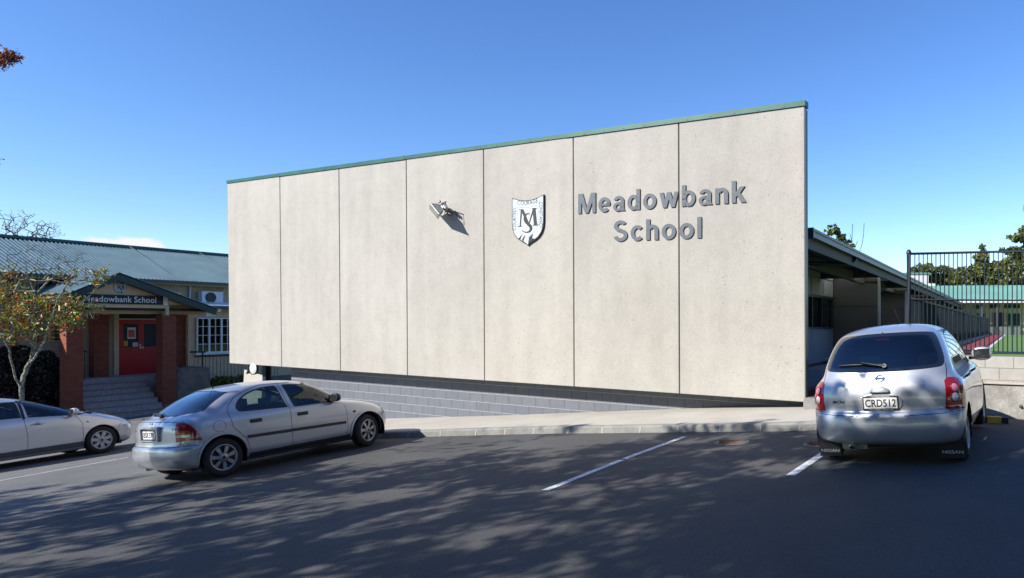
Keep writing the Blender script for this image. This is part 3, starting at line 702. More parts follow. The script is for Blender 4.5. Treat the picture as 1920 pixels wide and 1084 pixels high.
# downpipe under the eave
tq=WG.U(1607,.05); z1=WG.Z(1607,482,.05)
m=MB(); pz=WG.Z(1590,498,.3); te=tq
m.tube([WG.pt(tq,.07,ez(tq)-.1),WG.pt(tq,.07,pz+.25),WG.pt(tq-.02,.10,pz+.1),WG.pt(tq-.12,.2,pz),WG.pt(tq-.4,.5,pz),WG.pt(1.4,2.3,pz)],.055,10); m.build('downpipe',M['gutterdark'],root)
# veranda floor
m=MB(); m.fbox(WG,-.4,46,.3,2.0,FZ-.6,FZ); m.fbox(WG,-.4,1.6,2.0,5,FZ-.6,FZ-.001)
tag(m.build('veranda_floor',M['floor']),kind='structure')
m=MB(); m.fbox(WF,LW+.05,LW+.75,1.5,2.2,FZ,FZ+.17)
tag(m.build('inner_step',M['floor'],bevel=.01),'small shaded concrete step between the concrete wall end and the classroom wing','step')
# ------------------------------------------------------------------ playing field
def fz(d): return E-.66-.0062*(d-12) if d<52 else E-.66-.0062*40
FS=Fr((4.25,11.6),DU)   # fence / track edge line
def fieldstrip(name,v0,v1,t0,t1,mat,lift,n=24):
    m=MB(); vs=[];fs=[]
    for i in range(n+1):
        t_=t0+(t1-t0)*i/n
        for v_ in (v0,v1):
            # keep the near edge behind the retaining wall
            p=FS.pt(t_,-v_,0); 
            tt=t_
            uu=(p.x-WF.o[0])*WF.v[0]+(p.y-WF.o[1])*WF.v[1]
            if uu<.26: tt=t_+(.26-uu); p=FS.pt(tt,-v_,0)
            vs.append((p.x,p.y,fz(p.y)+lift))
        if i: fs.append((2*i-2,2*i-1,2*i+1,2*i))
    m.add(vs,fs); return tag(m.build(name,mat,fix=False),kind='structure')
fieldstrip('running_track',-.35,.98,.2,52,M['track'],.004)
fieldstrip('track_line',.98,1.07,.2,52,M['whiteline'],.008)
fieldstrip('turf_field',1.07,40,.2,52,M['turf'],.004,40)
fieldstrip('field_border',-1.5,-.35,.2,52,M['rough'],.0)
# ------------------------------------------------------------------ low dark fence along the track
root=thing('track_fence',FS.pt(20,0,0),'long low dark metal fence running beside the red track into the distance','fence')
def fpt(t_,v_,h): 
    p=FS.pt(t_,v_,0); p.z=fz(p.y)+h; return p
L2=46; H2=1.1
m=MB()
for h in (.08,H2): m.tube([fpt(.15,0,h),fpt(L2,0,h)],.022,6)
m.build('rail',M['steel'],root)
m=MB(); n=int(L2/.11)
for i in range(n):
    t_=.2+i*.11; a=fpt(t_,0,.08); b=fpt(t_,0,H2+.03); m.add([a+Vector((-.009,0,0)),a+Vector((.009,0,0)),b+Vector((.009,0,0)),b+Vector((-.009,0,0)),a+Vector((0,.012,0)),b+Vector((0,.012,0))],[(0,1,2,3),(1,4,5,2),(4,0,3,5)])
m.build('fence_bars',M['steel'],root,fix=False)
for i in range(int(L2/2.4)+1):
    m=MB(); t_=.15+i*2.4; m.tube([fpt(t_,0,-.1),fpt(t_,0,H2+.1)],.035,8); m.build('post',M['steel'],root)
m=MB(); m.hexa([fpt(.1,-.1,-.1),fpt(L2,-.1,-.1),fpt(L2,.1,-.1),fpt(.1,.1,-.1),fpt(.1,-.1,.07),fpt(L2,-.1,.07),fpt(L2,.1,.07),fpt(.1,.1,.07)]); m.build('footing_strip',M['rough'],root)
# ------------------------------------------------------------------ tall railing behind the retaining wall
root=thing('tall_railing',WF.pt(20.5,.2,1.1),'tall blue-grey metal railing with thin upright bars above the retaining wall','fence')
v_=.16; ul=WF.U(1704,v_); ur=WF.U(2010,v_)
ztop=WF.Z(1704,476,v_); zmid=WF.Z(1704,562,v_); zbo=1.155; ztr=WF.Z(1920,471,v_)
dz=(ztr-ztop)/(WF.U(1920,v_)-ul)
Zr=lambda z,u:z+dz*(u-ul)
for nm,zz,r in (('top_rail',ztop,.021),('middle_rail',zmid,.017),('bottom_rail',zbo+.03,.017)):
    m=MB(); m.tube([WF.pt(ul,v_,zz),WF.pt(ur,v_,Zr(zz,ur) if nm!='bottom_rail' else zz)],r,8); m.build(nm,M['steel'],root)
x=.066; nb=int((ur-ul)/x)
for i in range(1,nb):
    u=ul+.03+i*x; m=MB(); m.tube([WF.pt(u,v_,zbo+.03),WF.pt(u,v_,Zr(ztop,u))],.0085,6); m.build('bar',M['steel'],root)
m=MB(); m.tube([WF.pt(ul,v_,1.0),WF.pt(ul,v_,ztop+.03)],.036,12); m.lathe([(0,.075),(.025,.065),(.042,.03),(.042,0)],lambda a,b,h:WF.pt(ul+a,v_+b,ztop+h),12); m.build('post',M['steel'],root)
# ------------------------------------------------------------------ far school block
FB=Fr((27.0,49.5),(1,-.12))
ua=FB.U(1752); ub=FB.U(1921)
ze=FB.Z(1840,564); zr=FB.Z(1840,535,2.5)
root=thing('far_school_block',FB.pt((ua+ub)/2,2,0),'far low school block with a bright pale green roof beyond the sports field','building')
m=MB(); n=int((ub-ua+12)/.1); vs=[];fs=[]
for i in range(n+1):
    u=ua-6+i*.1; h=.035*(i%2); vs+= [FB.pt(u,-.7,ze+.05+h),FB.pt(u,3.0,zr+h)]
    if i: fs.append((2*i-2,2*i,2*i+1,2*i-1))
m.add(vs,fs); m.build('roof',M['roofpale'],root,fix=False)
m=MB(); m.fbox(FB,ua-6,ub+6,-.85,-.7,ze-.17,ze+.04); m.build('gutter',M['white'],root)
m=MB(); m.fbox(FB,ua-6,ub+6,.8,5,-.2,ze-.02); m.build('wall',M['cream'],root)
m=MB(); m.fbox(FB,ua-6,ub-.1,.55,.795,-.2,1.05+.35); m.build('lower_wall',M['gutter'],root)
def fbp(px,py): return FB.px(px,py,.76)
for (a,b,c_,d_) in ((1790,585,1815,632),(1830,588,1848,610),(1862,586,1882,617),(1888,588,1912,610),(1828,572,1842,579),(1780,572,1806,580),(1856,571,1874,578),(1884,571,1912,578)):
    u0,z1=fbp(a,b); u1,z0=fbp(c_,d_)
    m=MB(); m.fbox(FB,u0,u1,.70 if c_-a<30 and d_>615 else .74,.798,z0,z1); o=m.build('window' if d_<612 else 'door',M['black'],root)
for px in (1757,1829,1857,1884,1914):
    u,_=fbp(px,600); m=MB(); m.fbox(FB,u-.06,u+.06,-.6,-.5,-.3,ze-.02); m.build('veranda_post',M['gutter'] if px%2 else M['green'],root)
m=MB(); u,_=fbp(1895,600); m.fbox(FB,ua+3,ub-.1,.5,.54,.7,1.35); m.build('plinth',M['alu'],root)
# white gabled hall further back
WB=Fr((34,70),(1,0)); u0,z1=WB.px(1706,514); u1,z0=WB.px(1741,545)
root=thing('white_hall',WB.pt((u0+u1)/2,1,0),'small white hall with a green roof edge peeking over the classroom wing','building')
m=MB(); m.fbox(WB,u0-3,u1,0,5,0,z1); m.build('wall',M['white'],root)
m=MB(); m.fbox(WB,u0-3.1,u1+.1,-.1,5.1,z1,z1+.15); m.build('roof_edge',M['roofpale'],root)
# ------------------------------------------------------------------ plants
def card_leaves(m,cs,size,rng,jit=1.0,flat_=.5):
    """cs Nx3 centres -> small folded leaves"""
    n=len(cs)
    if n==0: return
    a=rng.normal(size=(n,3)); a/=np.linalg.norm(a,axis=1)[:,None]
    b=rng.normal(size=(n,3)); b-=a*(a*b).sum(1)[:,None]; b/=np.linalg.norm(b,axis=1)[:,None]
    s=size*(.6+.8*rng.random(n))[:,None]
    c_=np.cross(a,b)
    p0=cs-a*s; p1=cs+b*s*flat_+c_*s*.12; p2=cs+a*s; p3=cs-b*s*flat_+c_*s*.12
    V=np.stack([p0,p1,p2,p3],1).reshape(-1,3)
    base=len(m.v); m.v+= [tuple(x) for x in V.tolist()]
    for i in range(n): m.f.append((base+4*i,base+4*i+1,base+4*i+2,base+4*i+3)); m.mi.append(m.cur); m.sm.append(False)
def W3(px,py,d): X=(px-CX)/F; return (X*d,d,E+(HY-py)/F*d)
def grow(base,top,attr,rng,seg=.5,jit=.12,up=.15,k0=5,limbs=None,D=20):
    P=[np.array(base,float)]; Par=[-1]
    base=np.array(base,float); top=np.array(top,float)
    for i in range(1,k0+1):
        q=base+(top-base)*i/k0+rng.normal(size=3)*jit*.4*(i<k0); P.append(q); Par.append(len(P)-2)
    for lb in (limbs or []):
        pts=[np.array(W3(x_,y_,D+(i*.12 if k_%2 else -i*.1)),float) for i,(x_,y_) in enumerate(lb) for k_ in (limbs.index(lb),)]
        A=np.array(P); prev=int(np.linalg.norm(A-pts[0],axis=1).argmin())
        for i in range(1,len(pts)):
            for t_ in (.33,.67,1):
                P.append(pts[i-1]+(pts[i]-pts[i-1])*t_+rng.normal(size=3)*.015); Par.append(prev); prev=len(P)-1
    for a in sorted(attr,key=lambda a:np.linalg.norm(np.array(a)-top)):
        a=np.array(a,float); A=np.array(P); d=np.linalg.norm(A-a,axis=1)+(A[:,2]>a[2]+.2)*1.5+ (np.arange(len(A))<2)*3
        j=int(d.argmin()); st=P[j]; L_=np.linalg.norm(a-st); n=max(1,int(L_/seg)); prev=j
        for i in range(1,n+1):
            t_=i/n; q=st+(a-st)*t_; q=q+np.array([0,0,up*L_*math.sin(math.pi*t_)*.5])+ (rng.normal(size=3)*jit*min(1,L_) if i<n else 0)
            P.append(q); Par.append(prev); prev=len(P)-1
    return np.array(P),Par
def wood(m,P,Par,rt,rmax,ex=.5,ns=5):
    n=len(P); w_=np.zeros(n); ch=[0]*n
    for i in range(n-1,0,-1):
        if ch[i]==0: w_[i]+=1
        w_[Par[i]]+=w_[i]; ch[Par[i]]+=1
    r=rt*np.maximum(w_,1)**ex; r=np.minimum(r,rmax)
    for i in range(1,n):
        a=Vector(P[Par[i]]); b=Vector(P[i]); t_=(b-a)
        if t_.length<1e-4: continue
        t_.normalize(); x=t_.orthogonal().normalized(); y=t_.cross(x); ra=min(r[Par[i]],r[i]*1.35); rb=r[i]; k_=ns if rb>.02 else 3
        vs=[a+(x*math.cos(2*math.pi*k/k_)+y*math.sin(2*math.pi*k/k_))*ra for k in range(k_)]+[b+(x*math.cos(2*math.pi*k/k_)+y*math.sin(2*math.pi*k/k_))*rb for k in range(k_)]
        m.add(vs,[(k,(k+1)%k_,k_+(k+1)%k_,k_+k) for k in range(k_)],True)
    return r
def ell(rng,c,r,n,shell=.0):
    o=[]
    while len(o)<n:
        q=rng.uniform(-1,1,3); l=np.linalg.norm(q)
        if l<=1 and l>=shell: o.append(np.array(c)+q*np.array(r))
    return o
def tree(name,lab,base,top,blobs,seed,leafmat,leaf,nleaf,spread,rt=.008,rmax=.2,bark='barkdark',group=None,seg=.5,jit=.12,cat='tree',ex=.5,up=.15,leafsel=None,limbs=None,D=20):
    """blobs: [(centre,radii,n attractors)]"""
    rng=np.random.default_rng(seed); root=thing(name,base,lab,cat,group); A=[]
    for c_,r_,n in blobs: A+=ell(rng,c_,r_,n)
    P,Par=grow(base,top,A,rng,seg,jit,up,limbs=limbs,D=D)
    m=MB(); wood(m,P,Par,rt,rmax,ex); m.build('trunk',M[bark],root,fix=False)
    if nleaf:
        A=np.array(A); 
        if leafsel: A=A[[leafsel(a,rng) for a in A]]
        idx=rng.integers(0,len(A),nleaf); cs=A[idx]+rng.normal(size=(nleaf,3))*spread
        m=MB(); card_leaves(m,cs,leaf,rng,flat_=.45); m.build('crown',M[leafmat],root,fix=False)
    return root
def bushy(name,lab,base,blobs,seed,leafmat,leaf,dens_,cat='tree',group=None,trunkh=None,bark='barkdark'):
    """dense evergreen: clumps of leaves on bumpy lobes around limbs"""
    rng=np.random.default_rng(seed); root=thing(name,base,lab,cat,group); m=MB(); wm_=MB()
    C=[]
    for c_,r_,n in blobs:
        for k in range(int(n*2.1)):
            q=rng.normal(size=3); q/=np.linalg.norm(q); rr=np.array(r_)*(.35+.62*rng.random()); C.append((np.array(c_)+q*rr, np.mean(r_)*(.20+.2*rng.random())))
    top=np.mean([np.array(b[0]) for b in blobs],axis=0)
    P,Par=grow(base,top,[c_ for c_,_ in C[::max(1,len(C)//60)]],rng,1.2,.2)
    wood(wm_,P,Par,.03,.4,.45); wm_.build('trunk',M[bark],root,fix=False)
    for c_,r in C:
        n=int(8*dens_*r*r/leaf/leaf); q=rng.normal(size=(n,3)); q/=np.linalg.norm(q,axis=1)[:,None]
        q*= (r*(.75+.35*rng.random(n)))[:,None]; q[:,2]*=.8; card_leaves(m,c_+q,leaf,rng,flat_=.6)
    m.build('crown',M[leafmat],root,fix=False); return root
def blob(px,py,d,rpx,rpy,n,rd=None): s=d/F; return (W3(px,py,d),(rpx*s,(rd or (rpx+rpy)/2)*s,rpy*s),n)
def base_(px,d,z=.2): X=(px-CX)/F; return (X*d,d,z)
bushy('broadleaf_tree','rounded evergreen tree beyond the wing, low and left behind the tall railing',base_(1752,75),[blob(1735,512,75,32,18,26),blob(1776,520,75,26,20,22)],11,'leafgreen',.17,1.0,group='trees beyond the school field')
bushy('conifer_tree','small narrow conifer between the round tree and the big dark hedge trees',base_(1808,72),[blob(1806,525,72,17,22,20),blob(1808,506,72,6,10,5)],12,'leafgreen',.18,1.2,group='trees beyond the school field')
bushy('macrocarpa_tree','big dark bushy conifer filling the middle of the tall railing',base_(1850,66),[blob(1850,520,66,36,32,40),blob(1843,485,66,11,24,12),blob(1842,466,66,3,12,5)],13,'leafgreen',.2,1.2,group='trees beyond the school field')
bushy('hedge_tree','dark bushy tree at the right edge behind the tall railing',base_(1905,64),[blob(1900,520,64,34,36,36),blob(1935,505,64,34,46,36)],14,'leafgreen',.2,1.2,group='trees beyond the school field')
bushy('pine_tree','spreading pine rising over the dark trees at the right edge',base_(1930,58),[blob(1912,447,58,24,9,14),blob(1900,470,58,24,6,10),blob(1945,430,58,30,16,14)],15,'leafgreen',.16,1.1,group='trees beyond the school field')
bushy('tall_pine','tall pine whose branch tip just enters at the right edge of the sky',base_(1975,52),[blob(1928,392,52,9,9,6),blob(1975,380,52,40,30,20)],16,'leafgreen',.2,1.3)
bushy('roof_pine','dark pine poking up behind the near end of the grey eave',base_(1566,60),[blob(1563,432,60,15,12,9),blob(1580,448,60,16,8,7),blob(1588,462,60,12,10,6)],17,'leafgreen',.2,1.4)
tree('bare_sapling','two thin bare twigs rising above the grey eave',base_(1600,50),W3(1600,508,50),[],18,None,.1,0,.1,rt=.022,rmax=.1,seg=1.0,limbs=[[(1600,508),(1597,480),(1597,450),(1599,420)],[(1600,508),(1610,478),(1618,448),(1621,418)],[(1597,480),(1603,465),(1608,452)],[(1597,450),(1594,438)]],D=50)
bushy('garden_tree','leafy tree reflected in the classroom windows, outside the right edge',(22,16,.9),[((22,16,4),(3,3,2),20)],19,'leafyel',.2,1.3)
# bare tree behind the old roof
tree('bare_tree','wide leafless tree rising behind the left end of the old green roof',(-46,46,-1),W3(40,520,46),[blob(25,425,46,80,34,420),blob(10,470,46,80,30,110),blob(85,438,46,26,22,120),blob(121,443,46,2,10,3)],21,None,.1,0,.1,rt=.011,rmax=.30,seg=.7,jit=.08)
# ------------------------------------------------------------------ the old school building on the left
M['redprint']=flat('red_print',(.55,.09,.06),.5,var=.5,scale=14)
root=thing('old_school_building',LB.pt(6,4,-3),'old cream weatherboard school building with a teal corrugated roof','building')
def lz(px,py,v): return LB.Z(px,py,v)
u430=LB.U(430,2.6); ze=lz(430,533,2.6); zr=lz(430,480,7.1)
UA,UC=-13,17
# corrugated roof
def corr(m,fn,u0,u1,p=.15,amp=.03,k=6):
    n=int((u1-u0)/p*k); vs=[];fs=[]
    for i in range(n+1):
        u=u0+(u1-u0)*i/n; h=amp*math.cos(2*math.pi*u/p); a,b=fn(u,h); vs+=[a,b]
        if i: fs.append((2*i-2,2*i,2*i+1,2*i-1))
    m.add(vs,fs,True)
m=MB(); corr(m,lambda u,h:(LB.pt(u,2.5,ze+.04+h),LB.pt(u,7.1,zr+h)),UA,UC)
corr(m,lambda u,h:(LB.pt(u,7.1,zr+h),LB.pt(u,12,ze-.2+h)),UA,UC); m.build('roof',M['roofgreen'],root,fix=False)
m=MB(); m.hexa([LB.pt(UA,6.9,zr-.03),LB.pt(UC,6.9,zr-.03),LB.pt(UC,7.3,zr-.03),LB.pt(UA,7.3,zr-.03),LB.pt(UA,7.05,zr+.10),LB.pt(UC,7.05,zr+.10),LB.pt(UC,7.15,zr+.10),LB.pt(UA,7.15,zr+.10)]); m.build('ridge_cap',M['barge'],root)
m=MB(); m.fbox(LB,UA,UC,2.40,2.52,ze-.10,ze+.03); m.build('gutter',M['barge'],root)
m=MB(); m.fbox(LB,UA,UC,2.53,3.2,ze-.13,ze-.09); m.build('soffit',M['cream'],root)
for u in [4.9+i*3.1 for i in range(4)]:
    m=MB(); s=(ze-zr)/(2.5-7.1)
    m.hexa([LB.pt(u,2.6,ze+.062),LB.pt(u+.03,2.6,ze+.062),LB.pt(u+.03,6.9,zr+.022-.06+.04),LB.pt(u,6.9,zr+.022-.06+.04),LB.pt(u,2.6,ze+.075),LB.pt(u+.03,2.6,ze+.075),LB.pt(u+.03,6.9,zr+.035),LB.pt(u,6.9,zr+.035)]); m.build('sheet_lap',M['roofgreen'],root)
# weatherboards: real sloping boards
def boards(m,u0,u1,v,z0,z1,p=.15):
    n=int((z1-z0)/p)+1; vs=[];fs=[]
    for i in range(n):
        a=z0+i*p; b=min(z1,a+p)
        if b-a<.01: continue
        j=len(vs); vs+=[LB.pt(u0,v-.028,a),LB.pt(u1,v-.028,a),LB.pt(u1,v-.004,b),LB.pt(u0,v-.004,b),LB.pt(u0,v-.004,a),LB.pt(u1,v-.004,a)]
        fs+=[(j,j+1,j+2,j+3),(j+4,j+5,j+1,j)]
    m.add(vs,fs)
M['weather']=flat('weatherboard_paint',(.44,.38,.27),.7,var=.12)
VM=3.2
m=MB(); boards(m,UA,UC,VM,-1.05,ze-.1); m.build('weatherboard_wall',M['weather'],root)
m=MB(); m.fbox(LB,UA,UC,VM,12,-3.2,ze-.1); m.build('wall_core',M['room'],root)
m=MB(); m.fbox(LB,UA,UC,VM-.05,VM-.001,-3,-1.05); m.build('foundation',M['cheek'],root)
def window(px0,px1,py0,py1,v,cols,rows,frame='white',depth=.07,louvre=False):
    u0=LB.U(px0,v); u1=LB.U(px1,v); pc=(px0+px1)/2; z1=lz(pc,py0,v); z0=lz(pc,py1,v); w=.05
    m=MB(); m.fbox(LB,u0,u1,v-depth,v-.03,z0,z0+w); m.fbox(LB,u0,u1,v-depth,v-.03,z1-w,z1)
    m.fbox(LB,u0,u0+w,v-depth,v-.03,z0+w,z1-w); m.fbox(LB,u1-w,u1,v-depth,v-.03,z0+w,z1-w)
    for i in range(1,cols):
        u=u0+(u1-u0)*i/cols; t_=.013 if (i%2 and cols>2) else .04; m.fbox(LB,u-t_,u+t_,v-depth+.01,v-.035,z0+w,z1-w)
    for j in range(1,rows):
        z=z0+(z1-z0)*j/rows; m.fbox(LB,u0+w,u1-w,v-depth+.013,v-.036,z-.012,z+.012)
    f=m.build('window',M[frame],root)
    m=MB(); m.fbox(LB,u0+w,u1-w,v-.036-.004,v-.036,z0+w,z1-w); g=m.build('pane',M['winglass'],f); g.location=(0,0,0)
    m=MB(); m.fbox(LB,u0+w,u1-w,v-.034,v-.0295,z0+w,z1-w); g=m.build('dark_interior',M['room'],f); g.location=(0,0,0)
    return f
window(317,342,548,562,VM,2,1,'cream')
window(62,118,518,560,VM,3,1,'cream'); window(8,46,520,560,VM,2,1,'cream')
window(60,122,600,641,VM,2,5,'cream')
# projecting right section with the white joinery windows
VR=2.0; ur0=LB.U(352,VR); zt_=lz(400,578,VR)
m=MB(); m.fbox(LB,ur0,UC,VR,VM-.06,-1.9,zt_); 
m.build('side_room_wall',M['cream'],root)
m=MB(); uw=LB.U(366,VR); zs=lz(400,668,VR)
for i in range(26):
    u=ur0+.1+i*.16
    m.fbox(LB,u,u+.012,VR-.012,VR-.001,lz(400,713,VR)+.01,zs-.02)
m.build('board_joint',M['cheek'],root)
m=MB(); m.fbox(LB,ur0,UC,VR-.02,VR+.4,-4.2,lz(400,713,VR)); m.build('dark_base',M['cheek'],root)
m=MB(); m.fbox(LB,ur0,ur0+.1,VR-.03,VR-.001,-2.5,zt_); m.build('corner_board',M['cream'],root)
window(367,436,596,661,VR,6,4,'white',.10)
m=MB(); m.fbox(LB,LB.U(366,VR)-.05,UC,VR-.16,VR-.02,lz(400,664.5,VR),lz(400,661,VR)); m.build('window_sill',M['white'],root)
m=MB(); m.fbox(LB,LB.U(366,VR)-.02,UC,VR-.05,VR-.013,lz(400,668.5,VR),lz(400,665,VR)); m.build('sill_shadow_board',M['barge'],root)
m=MB(); zc=lz(430,575,1.5); m.hexa([LB.pt(ur0-.2,1.45,zc),LB.pt(UC,1.45,zc),LB.pt(UC,VM-.03,zc+.2),LB.pt(ur0-.2,VM-.03,zc+.2),LB.pt(ur0-.2,1.45,zc+.05),LB.pt(UC,1.45,zc+.05),LB.pt(UC,VM-.03,zc+.28),LB.pt(ur0-.2,VM-.03,zc+.28)]); m.build('lean_to_roof',M['white'],root)
m=MB(); m.fbox(LB,ur0-.2,UC,1.40,1.449,zc-.12,zc+.01); m.build('lean_to_fascia',M['barge'],root)
# air conditioner
ua,z1=LB.px(376,546,VM-.3); ub,z0=LB.px(416,570,VM-.3); 
ac=thing('air_conditioner',LB.pt(ua,VM-.2,z0),'white air conditioner unit on the weatherboards right of the porch gable','air conditioner')
m=MB(); m.fbox(LB,ua,ub,VM-.42,VM-.07,z0,z1); m.build('casing',M['white'],ac,bevel=.015)
uc=ua+(ub-ua)*.40; zc_=(z0+z1)/2; r_=(z1-z0)*.42
m=MB(); m.lathe([(r_,0),(r_,-.02),(r_*.9,-.022)],lambda a,b,h:LB.pt(uc+a,VM-.42+h,zc_+b),24); 
m.lathe([(0,-.006),(r_*.93,-.006)],lambda a,b,h:LB.pt(uc+a,VM-.42+h,zc_+b),24); m.build('fan_grille',M['plast'],ac)
m=MB(); m.tube([LB.pt(ua-.35,VM-.1,z0-.1),LB.pt(ua-.35,VM-.1,z1+.5)],.04,8); m.tube([LB.pt(ub+.2,VM-.1,z1+.35),LB.pt(ub+.2,VM-.1,z1+.05),LB.pt(ub-.05,VM-.2,z1-.1)],.03,8); m.build('pipe',M['white'],ac)
# ------------------------------------------------------------------ entrance porch
po=thing('entrance_porch',LB.pt(1.6,1,-3.4),'gabled entrance porch with red brick pillars and the school name board','porch')
VD=2.75
PT=lz(137,590,0)     # pillar top
def pil(px0,px1,v,nm):
    u0=LB.U(px0,v); u1=LB.U(px1,v); return u0,u1
W_=.50
# front pillars, with projecting plinths
up1=LB.U(156,0)-W_; up2=LB.U(331,0)-W_
for u in (up1,up2):
    m=MB(); m.fbox(LB,u,u+W_,0,W_,-1.60,PT); p_=m.build('brick_pillar',M['brick'],po)
    m=MB(); m.fbox(LB,u-.03,u+W_+.03,-.03,W_+.03,-2.6,-1.601); o=m.build('plinth',M['cheek'],p_); o.location=(0,0,0)
    m=MB(); m.fbox(LB,u+.13,u+.25,.04,.12,PT,PT+.62); m.fbox(LB,u+.13,u+.25,.3,.42,PT,PT+.6); o=m.build('cream_strut',M['cream'],p_); o.location=(0,0,0)
VB=2.15
for (a,b) in ((176,205),(332,357)):
    u1=LB.U(b,VB); u0=LB.U(a,VB); m=MB(); m.fbox(LB,u0,u1,VB,VB+.4,-3.3,PT); m.build('brick_pillar',M['brick'],po)
    m=MB(); m.fbox(LB,u1-.2,u1-.08,VB+.1,VB+.2,PT,PT+.5); m.build('cream_strut',M['cream'],po)
# door wall
ud0=LB.U(157,VD); ud1=LB.U(345,VD); FLZ=lz(262,701,VD)
m=MB(); boards(m,ud0-.6,ud1+.5,VD,FLZ,PT+.75,.14); m.build('porch_wall',M['weather'],po)
m=MB(); m.fbox(LB,ud0-.6,ud1+.5,VD+.002,VM-.06,FLZ-.5,PT+.75); m.build('porch_wall_core',M['weather'],po)
d0,d1=LB.U(221,VD),LB.U(303,VD); dz1=lz(262,600,VD); tz=lz(262,588,VD)
m=MB(); 
for a,b in ((d0-.17,d0),(d1,d1+.13)): m.fbox(LB,a,b,VD-.09,VD-.03,FLZ,tz+.1)
m.fbox(LB,d0,d1,VD-.09,VD-.03,dz1,dz1+.06); m.fbox(LB,d0,d1,VD-.09,VD-.03,tz-.001,tz+.1); m.build('door_frame',M['cream'],po)
m=MB(); m.fbox(LB,d0,d1,VD-.06,VD-.035,dz1+.06,tz); m.build('fanlight',M['black'],po)
dm=(d0+d1)/2
HL=[]
for k,(a,b) in enumerate(((d0,dm-.004),(dm+.004,d1))):
    m=MB(); w=b-a; zg0=FLZ+(dz1-FLZ)*.50; zg1=FLZ+(dz1-FLZ)*.93; g0=a+w*(.20 if k==0 else .12); g1=b-w*(.12 if k==0 else .30)
    m.fbox(LB,a,g0,VD-.075,VD-.035,FLZ,dz1); m.fbox(LB,g1,b,VD-.075,VD-.035,FLZ,dz1)
    m.fbox(LB,g0,g1,VD-.075,VD-.035,FLZ,zg0); m.fbox(LB,g0,g1,VD-.075,VD-.035,zg1,dz1)
    dl=m.build('door',M['red'],po)
    m=MB(); m.fbox(LB,g0,g1,VD-.058,VD-.05,zg0,zg1); o=m.build('door_glass',M['black'],dl); o.location=(0,0,0)
    m=MB(); hx=b-.06 if k==0 else a+.02
    m.fbox(LB,hx,hx+.04,VD-.11,VD-.076,zg0-.07,zg0+.02); m.fbox(LB,hx,hx+.04,VD-.11,VD-.076,zg0+.05,zg0+.12) if k==0 else None
    o=m.build('handle',M['white'],dl); o.location=(0,0,0)
    if k==0: G=(g0,g1,zg0,zg1)
g0,g1,zg0,zg1=G; gw=g1-g0; gh=zg1-zg0
ps=thing('door_poster',LB.pt(g0+gw*.5,VD-.08,zg0+gh*.5),'white poster with a red picture taped inside the left red door glass','poster')
def sheet(nm,par,a,b,c_,d_,mat,dv):
    m=MB(); m.fbox(LB,g0+gw*a,g0+gw*b,VD-.062-dv,VD-.0605-dv+.001,zg0+gh*c_,zg0+gh*d_); return m.build(nm,M[mat],par)
sheet('sheet',ps,.28,.82,.36,.84,'white',0); sheet('picture',ps,.33,.77,.42,.74,'redprint',.0025) if 'redprint' in M else None
pn=thing('door_notice',LB.pt(g0+gw*.8,VD-.08,zg0+gh*.1),'small pale blue notice low on the left red door glass','notice'); sheet('sheet',pn,.62,.99,.02,.2,'crestblue',0)
pn=thing('door_sticker',LB.pt(g0+gw*.1,VD-.08,zg0+gh*.1),'small yellow sticker low on the left red door glass','sticker'); sheet('sheet',pn,.04,.30,.05,.28,'yellow',0)
# entablature, board and gable
ub0=LB.U(139,-.06); ub1=LB.U(306,-.06); bz1=lz(222,553,-.06); bz0=lz(222,569.5,-.06)
m=MB(); m.fbox(LB,ub0-.2,ub1+.25,0,.12,PT+.28,bz0-.012); m.fbox(LB,ub0-.2,ub1+2.2,.5,.62,PT+.05,bz0-.1); m.build('cream_beam',M['cream'],po)
m=MB(); m.fbox(LB,ub0-.2,ub1+2.2,.12,.26,PT+.18,PT+.30); m.fbox(LB,up1+.2,ub1+2.3,VB-.1,VB-.02,PT+.18,PT+.42); m.build('dark_beam',M['black'],po)
sg=m=MB(); m.fbox(LB,ub0,ub1,-.05,-.004,bz0,bz1); sgo=m.build('name_board',M['black'],po)
vs,fs=text_geo('Meadowbank School',1,.012,space=1.05); tw=ub1-ub0; th=bz1-bz0
vs=fit_text(vs,ub0+tw*.10,ub1-tw*.085,bz0+th*.17,bz0+th*.86)
m=MB(); m.add([LB.pt(a.x,-.054,a.y) for a in vs],fs); o=m.build('name_lettering',M['white'],sgo,fix=False); o.location=(0,0,0)
m=MB(); m.fbox(LB,ub1+.01,ub1+.17,-.06,.05,bz0-.02,bz1+.06); m.build('board_end_post',M['white'],po)
